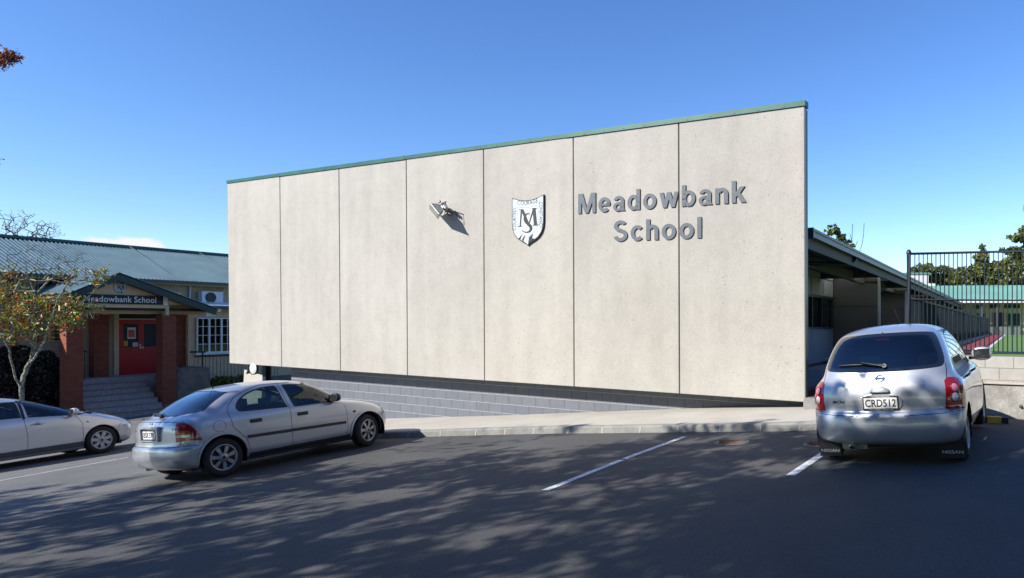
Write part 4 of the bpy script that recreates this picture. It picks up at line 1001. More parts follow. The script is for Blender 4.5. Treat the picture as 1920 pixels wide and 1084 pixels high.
# gable
VG=-.35
uap,zap=LB.px(222,511,VG); ure,zre=LB.px(406,580,VG-.0); ule,zle=LB.px(134,550,VG)
m=MB(); sl_=(zap-zre)/(ure-uap)
gb=lambda u:zap-.30-sl_*abs(u-uap)
ba=uap-(zap-.30-bz0)/sl_
m.prism([(uap-(zap-.28-bz0)/sl_,bz0),(uap+(zap-.28-bz0)/sl_,bz0),(uap,zap-.28)],lambda a,b,d:LB.pt(a,d,b),.0,.03); m.build('gable_wall',M['cream'],po)
for s,ue,zre in ((-1,ule,zle),(1,ure,zre)):
    m=MB(); m.hexa([LB.pt(uap,VG,zap-.30),LB.pt(ue,VG,zre-.24),LB.pt(ue,VG+.05,zre-.24),LB.pt(uap,VG+.05,zap-.30),LB.pt(uap,VG,zap-.04),LB.pt(ue,VG,zre-.0),LB.pt(ue,VG+.05,zre-.0),LB.pt(uap,VG+.05,zap-.04)]); m.build('bargeboard',M['barge'],po)
    m=MB(); m.hexa([LB.pt(uap,VG+.052,zap-.12),LB.pt(ue,VG+.052,zre-.12),LB.pt(ue,VM,zre-.12),LB.pt(uap,VM,zap-.12),LB.pt(uap,VG+.052,zap-.09),LB.pt(ue,VG+.052,zre-.09),LB.pt(ue,VM,zre-.09),LB.pt(uap,VM,zap-.09)]); m.build('porch_soffit',M['cream'],po)

    m=MB(); vs=[];fs=[]; n=int((VM-VG)/.125*6)
    for i in range(n+1):
        v_=VG-.06+(VM+.9-VG)*i/n; h=.016*math.cos(2*math.pi*v_/.125); vs+=[LB.pt(uap,v_,zap+h),LB.pt(ue+s*.12,v_,zre+.04-sl_*.12+h)]
        if i: fs.append((2*i-2,2*i,2*i+1,2*i-1))
    m.add(vs,fs,True); m.build('porch_roof',M['roofgreen'],po,fix=False)
m=MB(); m.fbox(LB,ure+.05,ure+.17,VG,VM-.1,zre-.1,zre+.02); m.build('porch_gutter',M['white'],po)
m=MB(); m.fbox(LB,ure-.35,ure+.02,VG+.1,VG+.45,zre-.30,zre-.13); m.build('eave_light',M['white'],po,bevel=.02)
M['crestsmall']=M['crestblue']
crest(LB,213.5,237,530,551,-.012,'gable_crest','small grey shield crest with MS letters on the cream porch gable',small=True)
# steps, landing, cheek wall and handrails
us0=LB.U(160,1.2); 
m=MB(); m.fbox(LB,us0-.2,ud1+.3,1.35,VD,-4.2,FLZ); m.build('landing',M['step'],po)
nr=7; rise=(FLZ+1.88)/nr
for i in range(nr-1):
    z=FLZ-rise*(i+1); v=1.35-.30*(i+1)
    m=MB(); m.fbox(LB,up1+W_+.06-.0,up2-.1,v,v+.302,-4.3,z-.03); m.fbox(LB,up1+W_+.06,up2-.1,v-.02,v+.301,z-.029,z); st_=m.build('step',M['step'],po)
    m=MB(); m.fbox(LB,up1+W_+.07,up2-.105,v-.023,v+.03,z-.024,z+.003); o=m.build('nosing',M['kerb'],st_); o.location=(0,0,0)
uc0=LB.U(334,.1); uc1=LB.U(395,.1); czt=lz(360,690,.1)
ch=thing('cheek_wall',LB.pt(uc0,.5,-3.5),'squat weathered concrete wall block right of the porch pillar','wall')
m=MB(); m.fbox(LB,up2+W_+.05,uc1,.1,1.6,-4.3,czt); m.build('concrete_block',M['cheek'],ch,bevel=.06)
hr=thing('porch_handrail',LB.pt(uc1-.3,.6,czt),'dark steel handrail on the concrete block right of the porch','handrail')
z1=lz(385,660,.6); ua=LB.U(380,.6)
m=MB(); m.tube([LB.pt(ua,.6,czt),LB.pt(ua,.6,z1)],.03,8); m.tube([LB.pt(LB.U(357,.6),.6,z1+.02),LB.pt(LB.U(385,.6),.6,z1)],.04,8); m.tube([LB.pt(LB.U(340,.9),.9,z1-.5),LB.pt(LB.U(332,.9),.9,czt-.3)],.02,6); m.build('rail',M['plast'],hr)
hl=thing('step_handrail',LB.pt(us0,.8,-2.6),'dark handrail with thin bars at the left side of the entrance steps','handrail')
zt1=lz(165,659,.9); u1=LB.U(161,.9)
m=MB(); m.tube([LB.pt(u1,.9,zt1),LB.pt(u1,1.9,zt1+.02)],.035,8)
for v_ in (1.0,1.2,1.4,1.6,1.8): m.tube([LB.pt(u1,v_,zt1-1.1),LB.pt(u1,v_,zt1)],.012,6)
m.build('rail',M['plast'],hl)
# ------------------------------------------------------------------ planting by the old building
def AB(px,d,lift=0): 
    X=(px-CX)/F; return (X*d,d,gz(X*d,d)+lift)
bushy('camellia_bush','dark red-leaved rounded bush beside the left brick pillar',AB(30,24.0),[(W3(20,715,24.6),(1.3,1.0,1.1),60),(W3(85,700,25.2),(.75,.7,.8),46),(W3(-60,700,25),(1.2,1,1.2),30),(W3(60,752,25),(1.2,1.0,.7),40)],31,'leafbush',.055,1.7,cat='bush')
D_=22.4
b0=AB(38,D_,-.05)
def sel(a,rng):
    py=HY-(a[2]-E)/a[1]*F; px=a[0]/a[1]*F+CX
    if py<505: return False
    if px<30: return True
    if px<150: return py>553 or rng.random()<.10
    return (505<py<540 and px>168 and rng.random()<.22) or (568<py<602 and rng.random()<.15)
tree('autumn_tree','autumn tree with lichen-grey forked trunk, half bare and half yellow-green leaves, before the porch',b0,W3(40,728,D_),
 [blob(20,590,D_,60,60,110,60),blob(90,585,D_,50,45,90,50),blob(150,590,D_,35,25,40),blob(75,490,D_,50,48,110),blob(165,515,D_,42,28,80),blob(130,500,D_,50,38,100),blob(-30,560,D_,50,80,60),blob(190,515,D_,18,14,22),blob(170,575,D_,28,18,20)],
 33,'leafaut',.066,3700,.12,rt=.0066,rmax=.15,bark='bark',seg=.3,jit=.035,ex=.46,leafsel=sel,up=.1,
 limbs=[[(38,728),(26,700),(18,668),(10,640),(6,600),(-6,560),(-20,520)],[(38,728),(44,704),(54,684),(62,655),(68,618),(70,575),(72,530),(76,485),(84,455)],[(54,684),(70,664),(84,640),(96,600),(108,560),(128,530),(150,510)],[(70,575),(60,540),(50,505),(40,470)],[(96,600),(130,585),(165,560),(190,530)]],D=D_)
# small shrub and rush plants near the hall corner
rng=np.random.default_rng(4)
c_=LB.pt(LB.U(420,1.0),1.0,-3.0); c0=(c_.x,c_.y,gz(c_.x,c_.y))
bushy('low_shrub','small yellow-green shrub at the foot of the cream wall beside the hall',c0,[((c_.x,c_.y,lz(430,716,1.0)),(.75,.6,.25),14),((c_.x+.5,c_.y+.9,lz(430,714,1.0)),(.6,.6,.3),10)],35,'leafyel',.06,.8,cat='shrub')
q=WF.px(478,708,2.0); 
cv=thing('garden_cover',WF.pt(q[0],2.0,q[1]-.6),'pale grey draped cover under the left end of the hall','cover')
m=MB(); u0=WF.U(458,2.0); u1=WF.U(493,2.0); z1=WF.Z(480,702,2.0); vs=[];fs=[]
for i in range(13):
    t_=i/12; uu=u0+(u1-u0)*t_; off=.06*math.sin(i*2.1); zz=z1+(.14 if i<2 else 0)-.02*math.sin(i*1.3); vs+=[WF.pt(uu,2.0+off,zz),WF.pt(uu+.05*math.sin(i),1.85-off,-2.6)]
    if i: fs.append((2*i-2,2*i-1,2*i+1,2*i))
m.add(vs,fs,True); m.build('cloth',M['pave'],cv,fix=False)
# ------------------------------------------------------------------ street trees beside the photographer (they throw the shade)
def shade(name,lab,G,h,rad,seed,nat,nleaf,leaf,rt=.012,spread=.25,rmax=.24,n2=None):
    """G: ground points shaded; crown centres lie up the sun's direction"""
    blobs=[]
    for (gx,gy,r_,hh,n) in G:
        c_=(gx-1.31*hh,gy-.72*hh,gz(gx,gy)+hh); blobs.append((c_,(r_,r_,r_*.8),n))
    mx_=np.mean([b[0] for b in blobs],axis=0); bx,by=mx_[0]-.4,mx_[1]-.3
    base=(bx,by,gz(bx,by)-.1); top=(bx,by,mx_[2]-1.8*rad)
    return tree(name,lab,base,top,blobs,seed,'leafshade',leaf,nleaf,spread,rt=rt,rmax=rmax,seg=.6,jit=.12,group='street trees left of the camera that shade the tarmac')
# ------------------------------------------------------------------ cars
def m_paint(name,c,metal=.55,rough=.32):
    t=NT(name); f=t.noise(700,2); col=t.mix(.12,c,t.ramp(f,[(.35,.6),(.65,1.3)]),'MULTIPLY'); d=t.noise(2.5,5)
    r=t.ramp(d,[(.3,rough),(.7,rough+.08)])
    return t.pbr(col,r,metal,Coat_Weight=1.0,Coat_Roughness=.04)
M['silver']=m_paint('silver_paint',(.47,.49,.525),.55,.33)
M['silver2']=m_paint('cool_silver_paint',(.45,.47,.505),.55,.31)
M['pearl']=m_paint('pale_pearl_paint',(.58,.59,.62),.45,.28)
M['lampdim']=flat('smoked_clear_lens',(.38,.36,.36),.12,.2,var=.2,Coat_Weight=1.0)
M['lampred']=flat('red_lamp_plastic',(.30,.004,.012),.16,var=.15,scale=30,Coat_Weight=1.0)
M['lamporange']=flat('amber_lamp_plastic',(.42,.09,.015),.15,var=.1)
M['lampclear']=flat('clear_lamp_plastic',(.75,.76,.74),.12,.2,var=.1,Coat_Weight=1.0)
M['lamppink']=flat('pink_lamp_plastic',(.70,.30,.34),.12,.2,var=.1,Coat_Weight=1.0)
M['rim']=flat('alloy_rim',(.34,.34,.355),.35,.7,var=.08)
M['rimlt']=flat('silver_wheel_cover',(.45,.45,.47),.4,.3,var=.08)
M['tyre']=flat('tyre_rubber',(.022,.021,.022),.85,var=.2)
M['seat']=flat('grey_seat_cloth',(.16,.17,.18),.9)
M['seatlt']=flat('beige_seat_cloth',(.42,.40,.36),.9)
M['chrome']=flat('chrome',(.75,.76,.78),.08,1.0,var=.02)
M['mirrorglass']=flat('dark_mirror_glass',(.06,.065,.07),.06,.6,var=.02)
M['glassblack']=flat('black_glass_border',(.008,.01,.014),.06,var=.05,Coat_Weight=1.0)
M['plate']=flat('number_plate',(.74,.74,.72),.45,var=.03)
def crom(p0,p1,p2,p3,t_): return .5*((2*p1)+(-p0+p2)*t_+(2*p0-5*p1+4*p2-p3)*t_*t_+(-p0+3*p1-3*p2+p3)*t_**3)
def chaikin(P,n=2):
    for _ in range(n):
        Q=[]
        for i in range(len(P)):
            a=P[i]; b=P[(i+1)%len(P)]; Q+=[(a[0]*.75+b[0]*.25,a[1]*.75+b[1]*.25),(a[0]*.25+b[0]*.75,a[1]*.25+b[1]*.75)]
        P=Q
    return P
def fillet(P,r):
    out=[]; n=len(P)
    for i in range(n):
        a=Vector(P[i-1]);b=Vector(P[i]);c=Vector(P[(i+1)%n]); q=r[i] if isinstance(r,(list,tuple)) else r
        d1=min(q,(a-b).length*.45); d2=min(q,(c-b).length*.45)
        if q<.004: out.append(tuple(b)); continue
        p=b+(a-b).normalized()*d1; e=b+(c-b).normalized()*d2
        for t_ in (0,.33,.67,1): out.append(tuple(p*(1-t_)**2+b*2*t_*(1-t_)+e*t_*t_))
    return out
def inset(P,d):
    n=len(P); ar=sum(P[k][0]*P[(k+1)%n][1]-P[(k+1)%n][0]*P[k][1] for k in range(n)); s=1 if ar>0 else -1; out=[]
    for i in range(n):
        a=Vector(P[i-1]);b=Vector(P[i]);c=Vector(P[(i+1)%n]); e1=(b-a).normalized(); e2=(c-b).normalized()
        n1=Vector((-e1.y,e1.x))*s; n2=Vector((-e2.y,e2.x))*s; nn=(n1+n2)
        nn=nn.normalized() if nn.length>1e-6 else n1
        out.append(tuple(b+nn*d/max(.4,nn.dot(n1))))
    return out
def inside(P,x,y):
    r=False; n=len(P); j=n-1
    for i in range(n):
        xi,yi=P[i]; xj,yj=P[j]
        if (yi>y)!=(yj>y) and x<(xj-xi)*(y-yi)/(yj-yi)+xi: r=not r
        j=i
    return r
class Body:
    def __init__(s,rows,sub,N,CR,CF):
        R=[np.array(r,float) for r in rows]; rr=[]
        for i in range(len(R)-1):
            p0=R[max(i-1,0)];p1=R[i];p2=R[i+1];p3=R[min(i+2,len(R)-1)]
            for k in range(sub): rr.append(crom(p0,p1,p2,p3,k/sub))
        rr.append(R[-1]); s.rows=rr; V=[];Fc=[]
        M2=2*N
        for (z,xr,xf,w,nr,nf) in rr:
            w=max(w,.01); a=(xf-xr)*.5; xm=xr+a; th=np.linspace(0,math.pi/2,200)
            cr=min(float(np.interp(z,CR[0],CR[1])),a*.98); cf=min(float(np.interp(z,CF[0],CF[1])),a*.98); er=2/2.7; ef=2/2.35
            fl=w*(1-.012)   # slight taper of the flanks towards the tail
            rx=xr+cr-cr*np.cos(th)**er; ry=w*np.sin(th)**er; fx=xf-cf+cf*np.cos(th[::-1])**ef; fy=w*np.sin(th[::-1])**ef
            k_=40; sx=np.linspace(xr+cr,xf-cf,k_)[1:-1]; rx=np.concatenate([rx,sx]); ry=np.concatenate([ry,np.full(len(sx),w)])
            X=np.concatenate([rx,fx]); Y=np.concatenate([ry,fy]); L_=np.concatenate([[0],np.cumsum(np.hypot(np.diff(X),np.diff(Y)))])
            tt=np.linspace(0,L_[-1],N+1); X=np.interp(tt,L_,X); Y=np.interp(tt,L_,Y)
            zc=z
            for i in range(N+1): V.append((X[i],-Y[i],zc))
            for i in range(N-1,0,-1): V.append((X[i],Y[i],zc))
        nrw=len(rr)
        for j in range(nrw-1):
            for i in range(M2): i2=(i+1)%M2; Fc.append((j*M2+i,j*M2+i2,(j+1)*M2+i2,(j+1)*M2+i))
        top=(nrw-1)*M2; V.append((np.mean([V[top+i][0] for i in range(M2)]),0,rr[-1][0]+.002)); c=len(V)-1
        for i in range(M2): Fc.append((top+i,top+(i+1)%M2,c))
        me=bpy.data.meshes.new('b'); me.from_pydata(V,[],Fc); s.bm=bmesh.new(); s.bm.from_mesh(me); bpy.data.meshes.remove(me)
        bmesh.ops.remove_doubles(s.bm,verts=s.bm.verts,dist=1e-5); s.bm.normal_update()
        rb=s.bm.copy(); bmesh.ops.triangulate(rb,faces=rb.faces); rb.normal_update(); rb.faces.ensure_lookup_table(); s.ref=rb; s.bvh=BVHTree.FromBMesh(rb)
        s.lay=s.bm.faces.layers.int.new('reg'); s.regs=[None]
    def nrm(s,p):
        loc,n,i,d=s.bvh.find_nearest(p)
        f=s.ref.faces[i]; a,b,c=[v.co for v in f.verts]; na,nb,nc=[v.normal for v in f.verts]
        v0=b-a;v1=c-a;v2=loc-a; d00=v0.dot(v0);d01=v0.dot(v1);d11=v1.dot(v1);d20=v2.dot(v0);d21=v2.dot(v1); den=d00*d11-d01*d01
        if abs(den)<1e-14: return n
        v=(d11*d20-d01*d21)/den; w_=(d00*d21-d01*d20)/den; return (na*(1-v-w_)+nb*v+nc*w_).normalized()
    def region(s,name,P,view,mat,flt=None,part=None,assign=True):
        """paint a polygon (side: x,z / end: y,z) onto the surface as region id"""
        rid=len(s.regs); s.regs.append((name,mat,part)); ax=1 if view=='side' else 0; A,B=(0,2) if view=='side' else (1,2)
        xs=[p[0] for p in P]; zs=[p[1] for p in P]; bb=(min(xs)-.02,max(xs)+.02,min(zs)-.02,max(zs)+.02)
        def cand(f):
            c=f.calc_center_median()
            if flt and not flt(c,f.normal): return False
            vs=[v.co for v in f.verts]
            return max(v[A] for v in vs)>=bb[0] and min(v[A] for v in vs)<=bb[1] and max(v[B] for v in vs)>=bb[2] and min(v[B] for v in vs)<=bb[3]
        n=len(P)
        for i in range(n):
            a=P[i]; b=P[(i+1)%n]; e=(b[0]-a[0],b[1]-a[1]); L_=math.hypot(*e)
            if L_<1e-6: continue
            co=[0,0,0]; co[A]=a[0]; co[B]=a[1]; no=[0,0,0]; no[A]=-e[1]/L_; no[B]=e[0]/L_
            fs=[f for f in s.bm.faces if cand(f)]
            # only faces near this edge's extent
            ge=set(fs)
            for f in fs:
                ge.update(f.edges); ge.update(f.verts)
            bmesh.ops.bisect_plane(s.bm,geom=list(ge),dist=1e-5,plane_co=co,plane_no=no)
        for f in (s.bm.faces if assign else []):
            if cand(f):
                c=f.calc_center_median()
                if inside(P,c[A],c[B]): f[s.lay]=rid
        return rid
    def hit(s,view,a,b,sgn):
        if view=='side': r=s.bvh.ray_cast(Vector((a,sgn*3,b)),Vector((0,-sgn,0)))
        elif view=='rear': r=s.bvh.ray_cast(Vector((-3,a,b)),Vector((1,0,0)))
        elif view=='front': r=s.bvh.ray_cast(Vector((9,a,b)),Vector((-1,0,0)))
        else: r=s.bvh.ray_cast(Vector((a,b,4)),Vector((0,0,-1)))
        return r[0],(s.nrm(r[0]) if r[0] else None)
    def ribbon(s,m,view,P,w,off,sgn=-1,closed=False,step=.03,thick=False):
        Q=[]; n=len(P)
        for i in range(n if closed else n-1):
            a=Vector(P[i]);b=Vector(P[(i+1)%n]); k=max(1,int((b-a).length/step))
            for j in range(k): Q.append(a.lerp(b,j/k))
        if not closed: Q.append(Vector(P[-1]))
        vs=[];fs=[]; cnt=0; last=False; K=4 if thick else 2
        for i,p in enumerate(Q):
            if closed: d=Q[(i+1)%len(Q)]-Q[i-1]
            else: d=Q[min(i+1,len(Q)-1)]-Q[max(i-1,0)]
            d.normalize(); nn=Vector((-d.y,d.x))*w/2
            h=[s.hit(view,*(p+nn*t_),sgn) for t_ in (-1,1)]
            if h[0][0] is None or h[1][0] is None: last=False; continue
            pa=h[0][0]+h[0][1]*off; pb=h[1][0]+h[1][1]*off
            if thick: vs+=[h[0][0]-h[0][1]*.004,pa+(pb-pa)*.12,pb+(pa-pb)*.12,h[1][0]-h[1][1]*.004]
            else: vs+=[pa,pb]
            if last:
                for k in range(K-1): fs.append(((cnt-1)*K+k,cnt*K+k,cnt*K+k+1,(cnt-1)*K+k+1))
            cnt+=1; last=True
        if closed and cnt>2:
            for k in range(K-1): fs.append(((cnt-1)*K+k,k,k+1,(cnt-1)*K+k+1))
        m.add(vs,fs,not thick)
    def gap(s,root,view,P,w,off,sgn=-1,**k):
        m=MB(); s.ribbon(m,view,P,w,off,sgn,**k)
        if m.f: m.build('panel_gap',M['rubber'],root,local=True,fix=False)
    def emit(s,root,paint):
        """one mesh per region (and side); returns dict name->objects"""
        groups={}; s.bm.verts.index_update()
        for f in s.bm.faces:
            rid=f[s.lay]; r=s.regs[rid]
            if r and r[1] is None: continue
            if r and r[2]=='both': key=(rid,1 if f.calc_center_median().y>0 else -1)
            else: key=(rid,0)
            groups.setdefault(key,[]).append(f)
        out={}
        for (rid,sd),fs in sorted(groups.items()):
            idx={};vs=[];F_=[]
            for f in fs:
                t_=[]
                for v in f.verts:
                    k=v.index
                    if k not in idx: idx[k]=len(vs); vs.append(v.co.copy())
                    t_.append(idx[k])
                F_.append(tuple(t_))
            nm,mat=('body',paint) if rid==0 else s.regs[rid][:2]
            me=bpy.data.meshes.new(nm); me.from_pydata(vs,[],F_); me.materials.append(mat)
            me.polygons.foreach_set('use_smooth',[True]*len(F_)); me.update()
            me.normals_split_custom_set_from_vertices([s.nrm(v) for v in vs])
            o=bpy.data.objects.new(nm,me); COL.objects.link(o); o.parent=root; out.setdefault(nm,[]).append((sd,o))
        return out
def wheel(root,x,y,r,rr,style,lab=None,turn=0,w=.19,par=None,camber=0):
    sg=-1 if y<0 else 1; ct,st=math.cos(turn),math.sin(turn)
    def fn(a,b,h):   # h: outward
        lx,ly=a,h; return (x+lx*ct-ly*sg*st, y+sg*ly*ct+lx*st*1.0, r+b)
    def fn(a,b,h):
        X_,Y_=a,sg*h
        return (x+X_*ct-Y_*st, y+X_*st+Y_*ct, r+b)
    wr=thing_part('wheel',root)
    m=MB(); h0,h1=-w,.0
    m.lathe([(rr-.005,h1-.015),(rr+.01,h1-.001),(rr+.035,h1+.002),(r-.04,h1-.004),(r-.012,h1-.018),(r,h1-.04),(r,h0+.04),(r-.012,h0+.015),(r-.05,h0),(rr,h0)],fn,40)
    for k in range(60):
        t_=2*math.pi*k/60
    ty=m.build('tyre',M['tyre'],wr,local=True)
    m=MB(); m.lathe([(rr+.004,h1-.008),(rr-.004,h1-.002),(rr-.018,h1-.006),(rr-.028,h1-.03),(rr-.035,h1-.10)],fn,40)
    n,ws,hub=style[:3]
    def spoke(t0,w0,w1,r0,r1,d0,d1,th=.02):
        c,s_=math.cos(t0),math.sin(t0)
        def q(rad,off,dep): return fn(rad*c-off*s_,rad*s_+off*c,dep)
        m.hexa([q(r0,-w0,d0-th),q(r1,-w1,d1-th),q(r1,w1,d1-th),q(r0,w0,d0-th),q(r0,-w0,d0),q(r1,-w1,d1),q(r1,w1,d1),q(r0,w0,d0)])
    for k in range(n):
        spoke(2*math.pi*k/n+.3,ws[0],ws[1],hub*.8,rr-.012,-.012,-.016)
    m.lathe([(0,-.004),(hub*.55,-.005),(hub,-.012),(hub,-.05)],fn,24)
    m.build('rim',style[3],wr,local=True)
    m=MB(); m.lathe([(0,-.055),(rr-.03,-.055)],fn,24); m.lathe([(.0,-.0032),(.028,-.0035)],fn,16)
    if style[4]:
        for k in range(n):
            t_=2*math.pi*(k+.5)/n+.3; cx_,cy_=math.cos(t_)*hub*.72,math.sin(t_)*hub*.72
            m.lathe([(0,-.009),(.011,-.009)],lambda a,b,h:fn(cx_+a,cy_+b,h),8)
    m.build('brake_and_bolts',M['plast'],wr,local=True)
    return wr
def thing_part(name,root):
    o=bpy.data.objects.new(name,None); COL.objects.link(o); o.parent=root; o.empty_display_size=.1; return o
def place(root,x,y,head,pitch=0.0,dz=0):
    """stand the car on the sloping tarmac; head in degrees from +Y towards +X; x,y = rear axle centre, local origin at rear bumper"""
    h=math.radians(head); f=Vector((math.sin(h),math.cos(h),0)); e=.2
    n=Vector((-(gz(x+e,y)-gz(x-e,y))/(2*e),-(gz(x,y+e)-gz(x,y-e))/(2*e),1)).normalized()
    f=(f-n*f.dot(n)).normalized()
    if pitch: f=(f+n*math.tan(pitch)).normalized(); n=(n-f*n.dot(f)).normalized()
    l=n.cross(f); R_=Matrix((f,l,n)).transposed().to_4x4(); return R_,n
def setcar(root,x,y,head,xa,pitch=0.0,dz=0.0):
    R_,n=place(root,x,y,head,pitch); o=Vector((x,y,gz(x,y)+dz))-R_.to_3x3()@Vector((xa,0,0))
    root.matrix_world=Matrix.Translation(o)@R_
def seat(root,x,y,mat,zb=.30,back=.62,hr=True,w=.24):
    s_=thing_part('front_seat' if hr else 'rear_seat',root)
    m=MB(); m.box((x,y-w,zb),(x+.5,y+w,zb+.14)); m.build('cushion',mat,s_,local=True,bevel=.04)
    m=MB(); m.hexa([(x-.02,y-w,zb+.1),(x+.10,y-w,zb+.1),(x+.10,y+w,zb+.1),(x-.02,y+w,zb+.1),(x-.16,y-w*.85,zb+back),(x-.06,y-w*.85,zb+back),(x-.06,y+w*.85,zb+back),(x-.16,y+w*.85,zb+back)]); m.build('backrest',mat,s_,local=True,bevel=.04)
    if hr:
        m=MB(); m.box((x-.19,y-.12,zb+back+.05),(x-.10,y+.12,zb+back+.23)); m.box((x-.155,y-.06,zb+back-.04),(x-.145,y-.05,zb+back+.08)); m.box((x-.155,y+.05,zb+back-.04),(x-.145,y+.06,zb+back+.08)); m.build('headrest',mat,s_,local=True,bevel=.035)
def interior(root,x0,x1,w,xd,zd,drv,mat,mats2,rear=True,fx=1.7):
    m=MB(); m.box((x0,-w,.2),(x1,w,.30)); m.build('cabin_floor',M['rubber'],root,local=True)
    m=MB(); m.hexa([(xd,-w,.5),(xd+.4,-w,.5),(xd+.4,w,.5),(xd,w,.5),(xd-.05,-w,zd-.05),(xd+.5,-w*.9,zd+.01),(xd+.5,w*.9,zd+.01),(xd-.05,w,zd-.05)]); m.build('dashboard',M['plast'],root,local=True,bevel=.03)
    m=MB()
    for k in range(28):
        a=2*math.pi*k/28; b=2*math.pi*(k+1)/28
        f_=lambda t_:Vector((xd-.22-.07*math.sin(t_),drv*.36+.18*math.cos(t_),zd-.02+.17*math.sin(t_)))
        m.tube([f_(a),f_(b)],.014,6,cap=False)
    c=Vector((xd-.20,drv*.36,zd-.02)); m.tube([c+Vector((0,-.17,0)),c+Vector((0,.17,0))],.018,6); m.tube([c,c+Vector((.2,0,-.05))],.03,6); m.tube([c,c+Vector((.05,0,-.16))],.018,6)
    m.build('steering_wheel',M['plast'],root,local=True)
    for sy in (-1,1): seat(root,fx,sy*.36,mat,back=zd-.42+.12)
    if rear: 
        m=MB(); m.hexa([(fx-.75,-w*.9,.35),(fx-.3,-w*.9,.35),(fx-.3,w*.9,.35),(fx-.75,w*.9,.35),(fx-.98,-w*.85,zd-.08),(fx-.88,-w*.85,zd-.08),(fx-.88,w*.85,zd-.08),(fx-.98,w*.85,zd-.08)]); m.build('rear_seat',mat,root,local=True,bevel=.04)
        for sy in (-1,1):
            m=MB(); m.box((fx-1.0,sy*.34-.12,zd-.06),(fx-.92,sy*.34+.12,zd+.10)); m.build('rear_headrest',mats2,root,local=True,bevel=.03)
def arches(B,xs,z,r,root,w,wr):
    for x in xs:
        P=[(x+r*math.cos(t_),z+r*math.sin(t_)) for t_ in np.linspace(0,2*math.pi,33)[:-1]]
        B.region('arch',P,'side',None,lambda c,n: abs(c.y)>.42)
        for sg in (-1,1):
            m=MB(); N=24; vs=[];fs=[]
            for k in range(N+1):
                t_=-.35+(math.pi+.7)*k/N; 
                for yy in (w-.012,w-.36): vs.append((x+(r+.004)*math.cos(t_),sg*yy,z+(r+.004)*math.sin(t_)))
                if k: fs.append((2*k-2,2*k-1,2*k+1,2*k))
            m.add(vs,fs,True); m.add([(x+(r+.004)*math.cos(t_),sg*(w-.36),z+(r+.004)*math.sin(t_)) for t_ in np.linspace(-.35,math.pi+.35,20)],[tuple(range(20))])
            m.build('wheel_housing',M['rubber'],root,local=True,fix=False)
def plate(root,c,txt,w=.36,h=.125,tilt=0.0,seed=0,txtw=.9,frame=True):
    """c: centre on the tail; faces -x"""
    ct,st=math.cos(tilt),math.sin(tilt)
    def f(a,b,d): return (c[0]-d*ct+b*st, c[1]-a, c[2]+b*ct+d*st)
    pr=thing_part('number_plate',root)
    if frame:
        m=MB(); m.prism([(-w/2-.014,-h/2-.02),(w/2+.014,-h/2-.02),(w/2+.014,h/2+.016),(-w/2-.014,h/2+.016)],f,.002,-.012); m.build('surround',M['plast'],pr,local=True)
    m=MB(); m.prism([(-w/2,-h/2),(w/2,-h/2),(w/2,h/2),(-w/2,h/2)],f,.005,.001); m.build('plate',M['plate'],pr,local=True)
    vs,fs=text_geo(txt,1,.018); vs=fit_text(vs,-w/2*txtw,w/2*txtw,-h*.36,h*.36); m=MB(); m.add([f(v.x,v.y,.0065) for v in vs],fs); m.build('plate_number',M['black'],pr,local=True,fix=False)
    return f,pr
def text_on(root,B,txt,view,a0,a1,z0,z1,off,mat,name,shear=0,flip=True,offs=0.006):
    vs,fs=text_geo(txt,1,offs,shear=shear); vs=fit_text(vs,0,1,0,1); m=MB(); P=[]
    for v in vs:
        a=a0+(a1-a0)*v.x; z=z0+(z1-z0)*v.y; h,n=B.hit(view,a,z,-1); P.append(h+n*off)
    m.add(P,fs); return m.build(name,mat,root,local=True,fix=False)
def mirror(root,c,sg,mat,lr=(.07,.12,.075)):
    mr=thing_part('door_mirror',root)
    m=MB(); n=14; vs=[];fs=[]
    for i in range(n+1):
        ph=math.pi*i/n
        for k in range(20):
            th=2*math.pi*k/20; x=math.cos(th)*math.sin(ph); z=math.sin(th)*math.sin(ph); y=math.cos(ph)
            sx=max(-.45,x)*1.0; e=lambda v,p:math.copysign(abs(v)**p,v)
            vs.append((c[0]+lr[0]*e(sx,.9),c[1]+lr[1]*e(y,.8),c[2]+lr[2]*e(z,.8)))
    for i in range(n):
        for k in range(20): fs.append((i*20+k,i*20+(k+1)%20,(i+1)*20+(k+1)%20,(i+1)*20+k))
    m.add(vs,fs,True); m.build('housing',mat,mr,local=True)
    m=MB(); m.box((c[0]-lr[0]*.52,c[1]-lr[1]*.78,c[2]-lr[2]*.72),(c[0]-lr[0]*.44,c[1]+lr[1]*.78,c[2]+lr[2]*.72)); m.build('glass',M['mirrorglass'],mr,local=True,bevel=.03)
    m=MB(); m.hexa([(c[0]-.04,c[1],c[2]-.06),(c[0]+.05,c[1],c[2]-.06),(c[0]+.05,c[1]-sg*.16,c[2]-.07),(c[0]-.04,c[1]-sg*.16,c[2]-.07),(c[0]-.04,c[1],c[2]-.03),(c[0]+.05,c[1],c[2]-.03),(c[0]+.05,c[1]-sg*.16,c[2]-.03),(c[0]-.04,c[1]-sg*.16,c[2]-.03)]); m.build('arm',M['plast'],mr,local=True)
def glassreg(B,name,P,view,flt,seal,mat,both=True):
    B.region('window_seal',P,view,M['plast'],flt,'both' if both else None)
    B.region(name,inset(P,seal),view,mat,flt,'both' if both else None)
